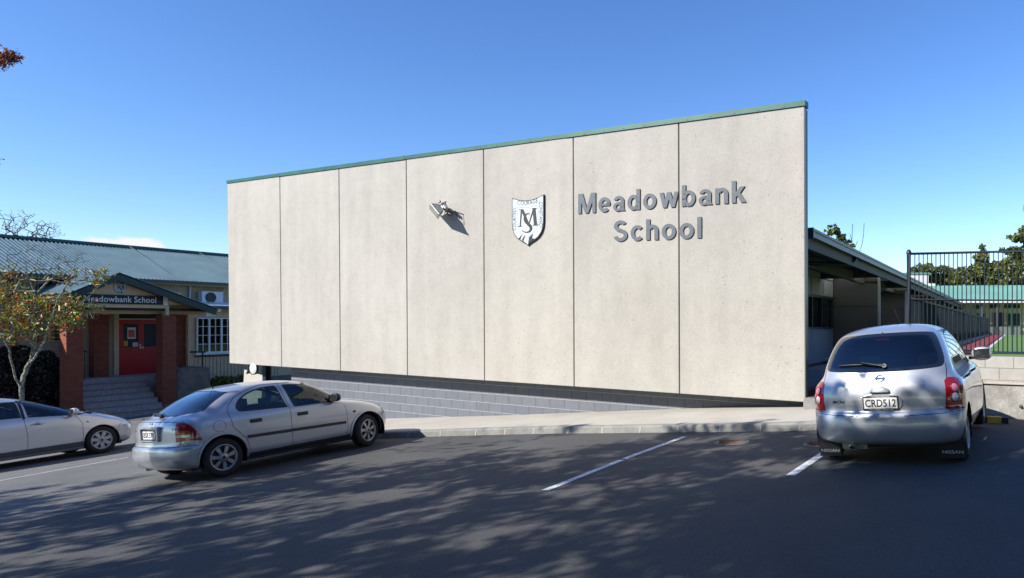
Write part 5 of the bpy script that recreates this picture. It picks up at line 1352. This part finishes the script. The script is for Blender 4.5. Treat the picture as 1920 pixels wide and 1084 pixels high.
# ================================================= small silver hatchback (right)
def micra():
    root=bpy.data.objects.new('parked_car',None); COL.objects.link(root)
    tag(root,'small rounded silver hatchback seen from behind, parked nose-in at the right','car','cars parked by the school')
    rows=[(.225,.16,3.56,.74,3.2,3),(.26,.07,3.64,.79,3.4,3),(.32,.025,3.70,.815,3.4,3),(.42,.0,3.715,.826,3.4,3),(.53,.01,3.71,.83,3.4,3),(.585,.03,3.69,.832,3.4,3),
      (.62,.052,3.66,.832,3.6,3),(.70,.055,3.60,.832,3.6,2.9),(.78,.06,3.48,.830,3.6,2.8),(.85,.075,3.34,.818,3.6,2.8),(.905,.095,3.15,.79,3.7,2.8),(.95,.118,2.96,.752,3.9,2.9),(1.0,.145,2.80,.722,4,3),
      (1.08,.185,2.62,.70,4,3.2),(1.18,.24,2.44,.672,4,3.4),(1.28,.305,2.26,.638,4,3.4),(1.36,.37,2.10,.602,4,3.3),(1.42,.44,1.96,.565,3.8,3.2),(1.465,.53,1.82,.51,3.4,3),(1.50,.68,1.66,.43,3,2.8),(1.525,.86,1.48,.31,2.6,2.5),(1.537,1.02,1.34,.16,2.2,2.2),(1.540,1.12,1.24,.06,2,2)]
    B=Body(rows,4,56,((.2,.95,1.1,1.54),(.42,.42,.40,.45)),((.2,.8,.95,1.1,1.54),(1.0,1.0,.75,.55,.5)))
    xa=.60; wb=2.43
    arches(B,[xa,xa+wb],.30,.335,root,.82,None)
    sideF=lambda c,n: abs(n.y)>.35 and c.z>.85
    rearF=lambda c,n: n.x<-.02 and c.x<1.1
    frontF=lambda c,n: n.x>.15 and c.x>1.4 and c.z>.9
    # tail lamps
    for s in (1,-1):
        P=chaikin([(s*.645,.945),(s*.76,.935),(s*.86,.82),(s*.86,.66),(s*.86,.60),(s*.635,.592),(s*.655,.70),(s*.66,.82)],1)
        B.region('tail_lamp',P,'end',M['lampred'],lambda c,n: n.x<-.05 and c.x<.42)
    P=chaikin([(-.64,1.07),(-.60,1.05),(0,1.03),(.60,1.05),(.64,1.07),(.655,1.12),(.61,1.28),(.555,1.405),(.50,1.445),(0,1.46),(-.50,1.445),(-.555,1.405),(-.61,1.28),(-.655,1.12)],2)
    B.region('window_seal',P,'end',M['glassblack'],rearF)
    B.region('rear_window',[(a*.91,1.25+(b-1.25)*.83) for a,b in P],'end',M['rearglass'],rearF)
    W1=chaikin([(1.92,1.03),(1.93,1.42),(2.02,1.38),(2.35,1.16),(2.50,1.045),(2.45,1.01)],2)
    W1=[(1.62,1.012),(1.62,1.435),(1.78,1.425),(1.98,1.375),(2.25,1.215),(2.47,1.05),(2.44,1.02)]
    W2=[(1.54,1.012),(1.54,1.435),(1.2,1.43),(.98,1.39),(.82,1.29),(.72,1.16),(.70,1.07),(.78,1.02)]
    glassreg(B,'side_window',fillet(W1,[.03,.03,.2,.2,.2,.04,.05]),'side',sideF,.025,M['carglass']); glassreg(B,'side_window',fillet(W2,[.03,.03,.2,.2,.2,.12,.1,.1]),'side',sideF,.025,M['carglass'])
    P=chaikin([(-.66,1.03),(.66,1.03),(.60,1.3),(.52,1.42),(-.52,1.42),(-.60,1.3)],2); glassreg(B,'windscreen',P,'end',frontF,.02,M['carglass'],False)
    parts=B.emit(root,M['silver'])
    # seams
    B.gap(root,'rear',[(.655,.578),(.3,.565),(.24,.56)],.007,.0015); B.gap(root,'rear',[(-.655,.578),(-.3,.565),(-.24,.56)],.007,.0015)
    for s in (1,-1): B.gap(root,'rear',[(s*.668,.915),(s*.665,1.02),(s*.655,1.09)],.006,.0015)
    for s in (1,-1):
        B.gap(root,'side',[(2.56,.30),(2.58,.7),(2.50,.98),(2.42,1.02)],.007,.0015,s); B.gap(root,'side',[(1.58,.28),(1.58,1.0)],.007,.0015,s)
        B.gap(root,'side',[(.96,.45),(.93,.62),(.78,.80),(.70,1.0)],.007,.0015,s); B.gap(root,'side',[(.30,.585),(.14,.585)],.006,.0015,s)
        B.gap(root,'side',[(.98,.27),(2.6,.27)],.006,.0015,s)
    # lamp details
    for s in (1,-1):
        for zc,mt in ((.835,'lamppink'),(.735,'lampclear')):
            h,n=B.hit('rear',s*.742,zc,-1); q=n.orthogonal().normalized(); q2=n.cross(q); m=MB()
            m.lathe([(0,.016),(.024,.014),(.040,.008),(.046,.002)],lambda a,b,d:h+q*a+q2*b+n*d,20); m.build('lamp_lens',M[mt],root,local=True)
            m=MB(); m.lathe([(.046,.002),(.052,.010),(.057,.002)],lambda a,b,d:h+q*a+q2*b+n*d,20); m.build('lamp_ring',M['lampred'],root,local=True)
    # plate recess, handle, badge
    hp,_=B.hit('rear',0,.71,-1)
    m=MB(); x=hp.x-.006
    P=chaikin([(-.225,.60),(.225,.60),(.235,.81),(-.235,.81)],2)
    m.prism(P,lambda a,b,d:(x+d,-a,b),-.005,.03); m.build('plate_recess',M['silver'],root,local=True,bevel=.006)
    f,pr=plate(root,(x-.010,0,.705),'CRD512',.355,.118,txtw=.93)
    for (tx,w0,b0,b1) in (('CITY NISSAN - TAKAPUNA',.13,-.0775,-.063),('THE WORLD RENOWN',.10,.0615,.0735)):
        vs,fs=text_geo(tx,1,.0); vs=fit_text(vs,-w0,w0,b0,b1); m=MB(); m.add([f(v.x,v.y,.0035) for v in vs],fs); m.build('plate_lettering',M['white'],pr,local=True,fix=False)
    m=MB(); n=12
    def hf(u_,v_,k): return (hp.x-.01-.035*math.cos(v_*math.pi/2)*math.cos(u_*math.pi/2)-.0,-u_*.105,.80+.05*v_)
    vs=[];fs=[]
    for i in range(17):
        a=-1+i/8
        for j in range(7):
            b=j/6*math.sqrt(max(0,1-a*a)); vs.append((hp.x+.012-.042*math.sqrt(max(0,1-a*a-b*b*.9)),-a*.11,.825+.062*b))
            if i and j: p=i*7+j; fs.append((p-8,p-1,p,p-7))
    m.add(vs,fs,True); m.build('tailgate_handle',M['silver'],root,local=True,fix=False)
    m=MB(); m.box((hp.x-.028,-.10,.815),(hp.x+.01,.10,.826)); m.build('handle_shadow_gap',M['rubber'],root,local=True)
    h,n=B.hit('rear',0,.965,-1); q=Vector((0,-1,0)); q2=n.cross(q).normalized(); q2=-q2 if q2.z<0 else q2
    bd=MB(); bd.lathe([(.043,.002),(.043,.010),(.034,.010),(.034,.002)],lambda a,b,d:h+q*a*1.08+q2*b+n*d,28,closed=True)
    bd.add([h+q*a+q2*b+n*.0125 for a,b in ((-.055,-.010),(.055,-.010),(.055,.010),(-.055,.010))]+[h+q*a+q2*b+n*.001 for a,b in ((-.055,-.010),(.055,-.010),(.055,.010),(-.055,.010))],[(0,1,2,3),(4,5,1,0),(5,6,2,1),(6,7,3,2),(7,4,0,3)])
    bg_=bd.build('maker_badge',M['chrome'],root,local=True)
    vs,fs=text_geo('NISSAN',1,.01); vs=fit_text(vs,-.042,.042,-.006,.006); m=MB(); m.add([h+q*v.x+q2*v.y+n*.0135 for v in vs],fs); m.build('badge_lettering',M['black'],root,local=True,fix=False)
    text_on(root,B,'MICRA',"rear",.545,.40,.70,.735,.003,M['plast'],'model_lettering',shear=.25,offs=.02)
    m=MB(); P=[(.10*math.cos(t_),.540-.030*abs(math.sin(t_))) for t_ in np.linspace(0,math.pi,13)]
    hb,_=B.hit('rear',0,.535,-1); m.prism([(-.10,.553)]+[(-a,b) for a,b in P][::-1][::-1]+[(.10,.553)] if False else [( .10*math.cos(t_),.548-.04*math.sin(t_)) for t_ in np.linspace(math.pi,0,15)],lambda a,b,d:(hb.x+d,-a,b),-.004,.02); m.build('bumper_catch',M['silver2'],root,local=True)
    # wiper, third brake light, washer, aerial
    h0,_=B.hit('rear',-.02,1.015,-1); m=MB(); pts=[]
    for a in np.linspace(-.06,.47,9): hh,nn=B.hit('rear',a,1.105+.012*math.sin((a+.06)/.53*2.6),-1); pts.append(hh+nn*.022)
    m.tube(pts,.008,6); hh,nn=B.hit('rear',-.05,1.09,-1); m.tube([hh,hh+nn*.035],.026,10)
    hh2,nn2=B.hit('rear',.2,1.125,-1); m.tube([hh+nn*.03,hh2+nn2*.036],.011,6); m.build('rear_wiper',M['plast'],root,local=True)
    hh,nn=B.hit('rear',.0,1.405,-1); m=MB(); m.box((hh.x+.03,-.08,1.375),(hh.x+.05,.08,1.40)); m.build('high_brake_light',M['lampred'],root,local=True)
    hh,nn=B.hit('rear',.0,1.45,-1); m=MB(); m.lathe([(0,.012),(.010,.010),(.012,-.01)],lambda a,b,d:hh+Vector((0,a,b))+nn*d,10); m.build('washer_jet',M['plast'],root,local=True)
    hh,nn=B.hit('top',1.95,.0,-1); 
    if hh: m=MB(); m.tube([hh,hh+Vector((-.10,.02,.10)),hh+Vector((-.42,.03,.30))],.004,5); m.lathe([(.02,0),(.012,.02),(0,.022)],lambda a,b,d:hh+Vector((a,b,d)),10); m.build('aerial',M['plast'],root,local=True)
    # roof ribs
    # flaps, exhaust, underside
    m=MB(); m.box((.32,-.62,.17),(3.3,.62,.30)); m.box((.42,-.70,.2),(.5,.70,.40)); m.build('underbody',M['rubber'],root,local=True)
    m=MB(); m.lathe([(.024,0),(.03,0),(.03,.25)],lambda a,b,d:(.10+d,.36+a*1.6,.205+b),14); m.box((.2,.22,.17),(.55,.50,.25)); m.build('exhaust',M['alu'],root,local=True)
    for s in (1,-1):
        fl=thing_part('mud_flap',root)
        m=MB(); m.box((.272,s*.665-.125,.065),(.28,s*.665+.125,.33)); m.build('flap',M['rubber'],fl,local=True,bevel=.003)
        vs,fs=text_geo('NISSAN',1,.006); vs=fit_text(vs,-.105,.105,.115,.15); m=MB(); m.add([(.2695,s*.665-v.x,v.y) for v in vs],fs); m.build('flap_lettering',M['crestblue'],fl,local=True,fix=False)
    for s in (1,-1):
        hd=thing_part('door_handle',root)
        for xx in (.98,1.72):
            h,n=B.hit('side',xx,.885,s)
            m=MB(); m.tube([h+Vector((-.09,0,0))+n*.008,h+Vector((-.05,0,0))+n*.035,h+Vector((.05,0,0))+n*.035,h+Vector((.09,0,0))+n*.008],.014,8); m.build('grip',M['plast'],hd,local=True)
        mirror(root,(2.34,s*.885,1.05),s,M['silver'],(.075,.125,.09))
    st=(8,(.020,.026),.055,M['rimlt'],False)
    for x in (xa,xa+wb):
        for y in (-.80,.80): wheel(root,x,y,.292,.185,st)
    interior(root,.5,2.8,.66,2.35,.92,-1,M['seatlt'],M['seatlt'],fx=1.55)
    m=MB(); m.box((2.03,-.12,1.30),(2.06,.12,1.36)); m.tube([(2.05,0,1.36),(2.0,0,1.45)],.01,6); m.build('inner_mirror',M['plast'],root,local=True)
    setcar(root,MIC[0],MIC[1],MIC[2],xa); return root
# ================================================= silver hatchback (middle)
def astra():
    root=bpy.data.objects.new('parked_car',None); COL.objects.link(root)
    tag(root,'silver five-door hatchback seen from its rear right corner, in front of the concrete wall','car','cars parked by the school')
    rows=[(.20,.16,3.98,.76,3.6,3),(.25,.06,4.04,.81,3.8,3),(.34,.015,4.09,.84,3.8,3),(.42,.0,4.11,.848,3.8,3),(.50,.005,4.11,.852,3.8,3),(.545,.02,4.10,.853,3.8,3),(.565,.05,4.09,.853,4,3),(.62,.065,4.06,.855,4,3),
      (.70,.07,3.98,.855,4,2.9),(.78,.075,3.82,.852,4,2.8),(.85,.085,3.58,.846,4,2.8),(.90,.10,3.34,.836,4,2.9),(.945,.125,3.12,.815,4,3),(.975,.19,3.07,.795,4.2,3.1),(.995,.25,3.03,.783,4.4,3.2),
      (1.05,.33,2.94,.758,4.4,3.4),(1.13,.45,2.81,.73,4.4,3.6),(1.21,.58,2.67,.70,4.4,3.6),(1.28,.72,2.52,.665,4.2,3.5),(1.335,.86,2.38,.625,4,3.4),(1.37,1.0,2.26,.58,3.6,3.2),(1.395,1.18,2.1,.50,3.2,3),(1.412,1.36,1.92,.37,2.8,2.7),(1.421,1.5,1.7,.2,2.4,2.4),(1.424,1.58,1.62,.06,2,2)]
    B=Body(rows,4,56,((.2,.92,1.05,1.42),(.36,.36,.42,.45)),((.2,.8,.95,1.1,1.42),(1.0,1.1,.8,.6,.5))); xa=.70; wb=2.606
    arches(B,[xa,xa+wb],.305,.355,root,.845,None)
    sideF=lambda c,n: abs(n.y)>.35 and c.z>.85
    rearF=lambda c,n: n.x<-.2 and c.x<1.3
    frontF=lambda c,n: n.x>.15 and c.x>1.6 and c.z>.92
    for s in (1,-1): B.region('cut',[(s*.60,.93),(s*.63,.63),(s*.9,.63),(s*.9,.93)],'end',None,lambda c,n: n.x<-.02 and c.x<.6,assign=False)
    lf=lambda c,n: abs(c.y)>.60+(.93-c.z)*.1 and c.x<.6
    B.region('tail_lamp',[(-.1,.64),(.40,.635),(.36,.72),(.31,.82),(.23,.925),(-.1,.925)],'side',M['lampred'],lf,'both')
    B.region('indicator_lens',[(-.1,.745),(.27,.735),(.25,.80),(-.1,.80)],'side',M['lamporange'],lf,'both')
    B.region('reversing_lens',[(-.1,.71),(.25,.70),(.26,.735),(-.1,.745)],'side',M['lampdim'],lf,'both')
    P=chaikin([(-.70,1.01),(.70,1.01),(.64,1.2),(.56,1.345),(-.56,1.345),(-.64,1.2)],1); glassreg(B,'rear_window',P,'end',rearF,.012,M['rearglass'],False)
    W1=[(1.90,.935),(1.80,1.335),(2.10,1.325),(2.33,1.265),(2.60,1.11),(2.82,.945),(2.78,.925)]
    W2=[(1.79,.945),(1.69,1.335),(1.45,1.33),(1.20,1.275),(1.02,1.17),(.95,1.06),(.985,.975)]
    glassreg(B,'side_window',fillet(W1,[.02,.03,.2,.2,.2,.03,.03]),'side',sideF,.022,M['carglass']); glassreg(B,'side_window',fillet(W2,[.02,.03,.2,.2,.2,.2,.05]),'side',sideF,.022,M['carglass'])
    P=chaikin([(-.74,.985),(.74,.985),(.66,1.25),(.57,1.345),(-.57,1.345),(-.66,1.25)],2); glassreg(B,'windscreen',P,'end',frontF,.02,M['carglass'],False)
    P=[(3.98,.62),(3.62,.70),(3.50,.80),(3.62,.86),(3.80,.82),(4.06,.70)]; B.region('head_lamp',P,'side',M['lampclear'],lambda c,n: abs(c.y)>.35 and c.x>3.3,'both')
    B.emit(root,M['silver2'])
    m=MB()
    for s in (1,-1):
        B.gap(root,'side',[(2.84,.26),(2.87,.45),(2.86,.75),(2.80,.95)],.007,.0015,s); B.gap(root,'side',[(1.81,.25),(1.81,.96)],.007,.0015,s); B.gap(root,'side',[(1.81,.96),(1.74,1.34)],.006,.0015,s)
        B.gap(root,'side',[(1.10,.36),(1.06,.52),(.98,.62),(.86,.76),(.82,.98),(.86,1.1),(.98,1.22)],.007,.0015,s)
        B.gap(root,'side',[(1.10,.30),(2.86,.26)],.006,.0015,s); B.gap(root,'side',[(.34,.565),(.08,.565)],.006,.0015,s); B.gap(root,'side',[(3.64,.56),(4.0,.60)],.006,.0015,s)
        B.gap(root,'side',[(.98,1.22),(1.2,1.315),(1.45,1.365),(1.98,1.36)],.006,.0015,s)
    B.gap(root,'rear',[(.70,.93),(.4,.94),(0,.943),(-.4,.94),(-.70,.93)],.006,.0015); B.gap(root,'rear',[(.70,.64),(.69,.57),(0,.565),(-.69,.57),(-.70,.64)],.007,.0015)
    for s in (1,-1):
        m=MB(); B.ribbon(m,'side',[(1.07,.565),(1.80,.55)],.055,.016,s,thick=True); B.ribbon(m,'side',[(1.82,.55),(2.83,.53)],.055,.016,s,thick=True); m.build('rubbing_strip',M['plast'],root,local=True,fix=False)
        for x0 in (xa,xa+wb):
            m=MB(); P=[(x0+.375*math.cos(t_),.305+.375*math.sin(t_)) for t_ in np.linspace(-.1,math.pi+.1,26)]; B.ribbon(m,'side',P,.045,.014,s,thick=True,step=.05)
            m.build('arch_lip',M['silver2'],root,local=True,fix=False)
        m=MB(); B.ribbon(m,'side',[(1.08,.262),(2.92,.262)],.085,.02,s,thick=True); m.build('sill_skirt',M['rubber'],root,local=True,fix=False)
        for xx in (1.22,2.02):
            h,n=B.hit('side',xx,.80,s); m=MB(); m.box((xx-.095,h.y-.018,.775),(xx+.095,h.y+.018,.835)); m.build('door_handle',M['plast'],root,local=True,bevel=.014)
        h,n=B.hit('side',3.02,.70,s); m=MB(); m.lathe([(0,.01),(.02,.008),(.028,0)],lambda a,b,d:h+Vector((a*1.3,0,b*.7))+n*d,12); m.build('side_repeater',M['lamporange'] if s>0 else M['plast'],root,local=True)
        mirror(root,(2.60,s*.93,1.01),s,M['plast'],(.075,.11,.075))
        m=MB(); h,n=B.hit('side',2.70,.96,s); m.hexa([(2.55,s*.78,.955),(2.80,s*.80,.95),(2.80,s*.83,.95),(2.55,s*.81,.955),(2.58,s*.745,1.07),(2.66,s*.75,1.03),(2.66,s*.775,1.03),(2.58,s*.77,1.07)]); m.build('mirror_base',M['plast'],root,local=True)
    m=MB(); B.ribbon(m,'side',[(.66+.095*math.cos(t_),.80+.085*math.sin(t_)) for t_ in np.linspace(0,2*math.pi,25)[:-1]],.006,.0015,-1,closed=True,step=.02); m.build('fuel_flap_seam',M['rubber'],root,local=True,fix=False)
    # tailgate: plate recess with bright grip, badge, wiper
    hp,_=B.hit('rear',0,.72,-1); x=hp.x
    m=MB(); fr_=[((-.29,.66),(.29,.88)),]
    for (a0,b0,a1,b1) in ((-.29,.845,.29,.885),(-.29,.655,.29,.675),(-.29,.675,-.235,.845),(.235,.675,.29,.845)): m.box((x-.03,-a1,b0),(x+.02,-a0,b1))
    m.build('plate_recess',M['silver2'],root,local=True,bevel=.008)
    plate(root,(x-.012,0,.755),'BSK379',.36,.12,txtw=.9)
    for zc,r_ in ((.918,.030),(.863,.012)):
        h,n=B.hit('rear',0,zc,-1); m=MB(); off=.0 if zc>.9 else .03
        m.lathe([(r_,off+.003),(r_,off+.012),(r_*.72,off+.012),(r_*.72,off+.003)],lambda a,b,d:(h.x-d,a,zc+b),20,closed=True); m.lathe([(0,off+.014),(r_*.45,off+.009)],lambda a,b,d:(h.x-d,a,zc+b),10); m.build('maker_badge',M['chrome'] if zc>.9 else M['black'],root,local=True)
    text_on(root,B,'1.8','rear',-.56,-.63,.82,.85,.003,M['plast'],'model_lettering',offs=.02)
    text_on(root,B,'Astra','rear',.62,.50,.80,.825,.003,M['plast'],'model_lettering')
    m=MB(); pts=[]
    for a in np.linspace(.02,.50,8): hh,nn=B.hit('rear',a,1.035,-1); pts.append(hh+nn*.02)
    m.tube(pts,.009,6); hh,nn=B.hit('rear',0,1.0,-1); m.tube([hh,hh+nn*.05],.035,10); m.tube([hh+nn*.04,pts[4]+nn*.012],.012,6); m.build('rear_wiper',M['plast'],root,local=True)
    hh,nn=B.hit('top',1.02,0,-1)
    m=MB(); m.tube([hh,hh+Vector((-.06,0,.08)),hh+Vector((-.20,0,.24))],.005,5); m.lathe([(.022,0),(.014,.02),(0,.025)],lambda a,b,d:hh+Vector((a,b,d)),10); m.build('aerial',M['plast'],root,local=True)
    m=MB(); m.box((.3,-.66,.17),(3.7,.66,.30)); m.build('underbody',M['rubber'],root,local=True)
    m=MB(); m.lathe([(.02,0),(.026,0),(.026,.3)],lambda a,b,d:(.14+d,.34+a,.2+b),12); m.build('exhaust',M['alu'],root,local=True)
    hb,_=B.hit('rear',.0,.46,-1); 
    st=(7,(.020,.032),.075,M['rim'],True)
    for x in (xa,xa+wb):
        for y in (-.835,.835): wheel(root,x,y,.305,.203,st,turn=(math.radians(14) if x>2 else 0))
    interior(root,.85,3.05,.68,2.62,.90,-1,M['seat'],M['seat'],fx=1.80)
    setcar(root,AST[0],AST[1],AST[2],xa,pitch=AST[3]); return root
# ================================================= pale hatchback cut by the left edge
def prius():
    root=bpy.data.objects.new('parked_car',None); COL.objects.link(root)
    tag(root,'pale pearl-grey car cut off by the left edge, parked in front of the brick porch','car','cars parked by the school')
    rows=[(.17,.16,4.30,.76,3.6,2.8),(.22,.06,4.39,.82,3.8,2.8),(.32,.01,4.43,.85,3.8,2.8),(.42,.0,4.45,.858,3.8,2.8),(.54,.01,4.44,.862,3.8,2.8),(.62,.04,4.40,.863,4,2.7),(.70,.06,4.30,.863,4,2.6),(.77,.07,4.17,.862,4,2.55),
      (.83,.08,4.02,.858,4,2.55),(.89,.10,3.84,.85,4,2.6),(.94,.12,3.66,.838,4,2.7),(.99,.14,3.48,.818,4,2.9),(1.03,.17,3.34,.798,4,3.1),(1.09,.22,3.17,.772,4,3.3),(1.17,.34,2.97,.74,4,3.5),(1.26,.55,2.75,.70,4,3.5),
      (1.34,.80,2.54,.655,3.8,3.4),(1.40,1.02,2.36,.61,3.6,3.2),(1.44,1.25,2.2,.55,3.3,3),(1.468,1.45,2.05,.45,3,2.8),(1.483,1.6,1.94,.30,2.6,2.5),(1.489,1.7,1.84,.1,2.2,2.2)]
    B=Body(rows,4,56,((.2,.95,1.1,1.5),(.5,.5,.5,.5)),((.2,.8,1.0,1.15,1.5),(1.25,1.3,.95,.7,.6))); xa=.85; wb=2.70
    arches(B,[xa,xa+wb],.31,.345,root,.85,None)
    sideF=lambda c,n: abs(n.y)>.3 and c.z>.85
    frontF=lambda c,n: n.x>.1 and c.x>1.8 and c.z>.95
    W1=[(2.28,1.0),(2.24,1.36),(2.42,1.345),(2.65,1.26),(2.95,1.11),(3.22,.99),(3.34,.94),(3.2,.93)]
    W2=[(2.18,1.01),(2.14,1.365),(1.8,1.37),(1.4,1.33),(1.05,1.22),(.85,1.09),(.95,1.04)]
    glassreg(B,'side_window',fillet(W1,[.02,.03,.2,.2,.2,.05,.03,.03]),'side',sideF,.02,M['carglass']); glassreg(B,'side_window',fillet(W2,[.02,.03,.2,.2,.2,.1,.05]),'side',sideF,.02,M['carglass'])
    B.region('mirror_sail',[(3.02,.94),(3.02,1.09),(3.22,.99),(3.34,.94)],'side',M['plast'],sideF,'both')
    P=chaikin([(-.76,1.03),(.76,1.03),(.66,1.3),(.58,1.39),(-.58,1.39),(-.66,1.3)],2); glassreg(B,'windscreen',P,'end',frontF,.02,M['carglass'],False)
    P=chaikin([(-.62,1.05),(.62,1.05),(.56,1.35),(-.56,1.35)],2); glassreg(B,'rear_window',P,'end',lambda c,n:n.x<-.15 and c.x<1.5,.02,M['rearglass'],False)
    P=[(4.26,.60),(4.06,.66),(3.82,.80),(3.74,.90),(3.86,.885),(4.1,.80),(4.36,.66)]; B.region('head_lamp',P,'side',M['lampclear'],lambda c,n: abs(c.y)>.38 and c.x>3.5,'both')
    B.emit(root,M['pearl'])
    m=MB()
    for s in (1,-1):
        B.gap(root,'side',[(3.16,.25),(3.20,.45),(3.20,.75),(3.10,.93)],.008,.0015,s); B.gap(root,'side',[(2.22,.23),(2.24,.6),(2.20,.98)],.008,.0015,s)
        B.gap(root,'side',[(3.90,.45),(3.97,.60),(4.06,.66)],.006,.0015,s); B.gap(root,'side',[(2.21,.98),(2.19,1.38)],.05,.002,s)
    for s in (1,-1):
        h,n=B.hit('side',2.42,.84,s); hd=thing_part('door_handle',root); m=MB(); m.tube([h+Vector((-.12,0,-.005))+n*.006,h+Vector((-.06,0,.01))+n*.034,h+Vector((.06,0,.008))+n*.034,h+Vector((.11,0,0))+n*.004],.014,8); m.build('grip',M['pearl'],hd,local=True)
        m=MB(); m.lathe([(0,.0015),(.06,.0015)],lambda a,b,d:h+Vector((a,0,b*.6))+n*d,14); m.build('recess',M['plast'],hd,local=True)
        mirror(root,(3.02,s*.95,1.03),s,M['pearl'],(.08,.115,.075))
        m=MB(); B.ribbon(m,'side',[(1.2,.285),(3.2,.285)],.12,.028,s,thick=True); m.build('sill_skirt',M['gutter'],root,local=True,fix=False)
        h,n=B.hit('side',3.30,.755,s); m=MB(); m.lathe([(0,.006),(.018,.004),(.024,0)],lambda a,b,d:h+Vector((a*1.2,0,b*.8))+n*d,12); m.build('side_repeater',M['lamporange'],root,local=True)
    hh,nn=B.hit('top',2.05,0,-1); m=MB(); m.tube([hh,hh+Vector((-.12,0,.06))],.006,5); m.build('aerial',M['plast'],root,local=True)
    m=MB(); m.box((.3,-.68,.16),(4.0,.68,.28)); m.build('underbody',M['rubber'],root,local=True)
    m=MB()
    for k in range(2): m.tube([(3.36+k*.04,.1-.4*k,1.035-.0*k),(3.18,.55-.62*k,1.10)],.008,5)
    m.build('wipers',M['plast'],root,local=True)
    st=(7,(.030,.042),.062,M['rimlt'],False)
    for x in (xa,xa+wb):
        for y in (-.84,.84): wheel(root,x,y,.31,.205,st)
    interior(root,.9,3.3,.68,3.0,.98,-1,M['seat'],M['seat'],fx=2.15)
    setcar(root,PRI[0],PRI[1],PRI[2],xa); return root
micra(); astra(); prius()
shade('street_tree','wide street tree beyond the left edge that dapples the tarmac by the silver hatchback',[(-10.2,9.4,1.9,6.5,46),(-6.6,9.4,1.7,6.0,40),(-3.8,9.3,1.6,6.0,34),(-8.3,6.9,1.8,6.6,40),(-5.6,6.6,1.5,6.4,28)],0,2.0,51,0,13000,.09,spread=.15,rt=.019,rmax=.3)
shade('street_tree','tall street tree left of the camera that dapples the middle of the tarmac',[(-2.0,7.2,1.6,6.6,30),(-3.6,5.0,1.8,6.8,34),(-.8,9.4,1.4,6.4,30),(1.2,8.2,1.4,6.6,30),(.9,10.6,1.0,6.6,8),(2.3,10.2,.8,6.6,8)],0,2.0,52,0,10500,.09,spread=.15,rt=.019,rmax=.3)
shade('street_tree','dense street tree behind the camera that shades the right foreground',[(2.6,5.4,1.8,7,60),(1.2,4.5,1.7,7,50),(2.5,6.7,1.1,7,40),(4.3,5.9,1.5,7.4,50),(.4,6.0,1.2,7,22),(5.9,6.2,1.1,7.4,34)],0,2.0,53,0,26000,.10,spread=.22)
# leafy twigs at the upper left
nb=W3(-150,160,8.6)
root=tree('maple_tree','near tree whose rust-red leafy twig tips enter at the top left edge',(-11.6,8.2,gz(-11.6,8.2)-.1),(-11.3,8.3,2.2),[(W3(-260,150,8.6),(1.2,1.0,1.0),30),(W3(-60,110,8.6),(.45,.3,.3),14),(W3(-6,112,8.6),(.17,.12,.09),16),(W3(18,106,8.6),(.07,.07,.03),8),(W3(-20,290,8.6),(.12,.1,.05),6)],57,'leafred',.022,2600,.035,rt=.004,rmax=.11,seg=.3,jit=.05)

shade('street_tree','broad dense unseen tree added overhead behind the camera to block skylight',[(7.0,3.5,2.4,7.5,80),(4.5,1.5,2.4,7.5,80),(9.5,5.0,2.2,8,60),(2.0,.0,2.2,8.5,60),(6.0,.0,2.4,8.5,60),(0,2.2,1.8,9.5,50)],0,2.0,54,0,26000,.14,spread=.3)  # unseen canopy added to keep skylight off the foreground

for i,(x,y,h,r) in enumerate(((-26,-13,12,6),(-13,-18,14,7),(1,-19,14,7),(14,-15,13,7),(23,-4,12,6),(27,10,9,5))):  # unseen ring of trees added to block skylight and deepen the shade
    labs=('tall dense tree added behind the camera to block skylight, farthest to the left of its row','tall dense tree added behind the camera to block skylight, second from the left of its row','tall dense tree added straight behind the camera to block skylight','tall dense tree added behind the camera to block skylight, right of the middle','tall dense tree added to the right of the camera to block skylight','lower dense tree added beside the school field to block skylight, right of the camera')
    bushy('sky_block_tree',labs[i],(x,y,gz(x,y)-.3),[((x,y,h*.55),(r,r,h*.42),60)],70+i,'leafgreen',.42,1.3,group='unseen trees added around the photographer to block skylight')
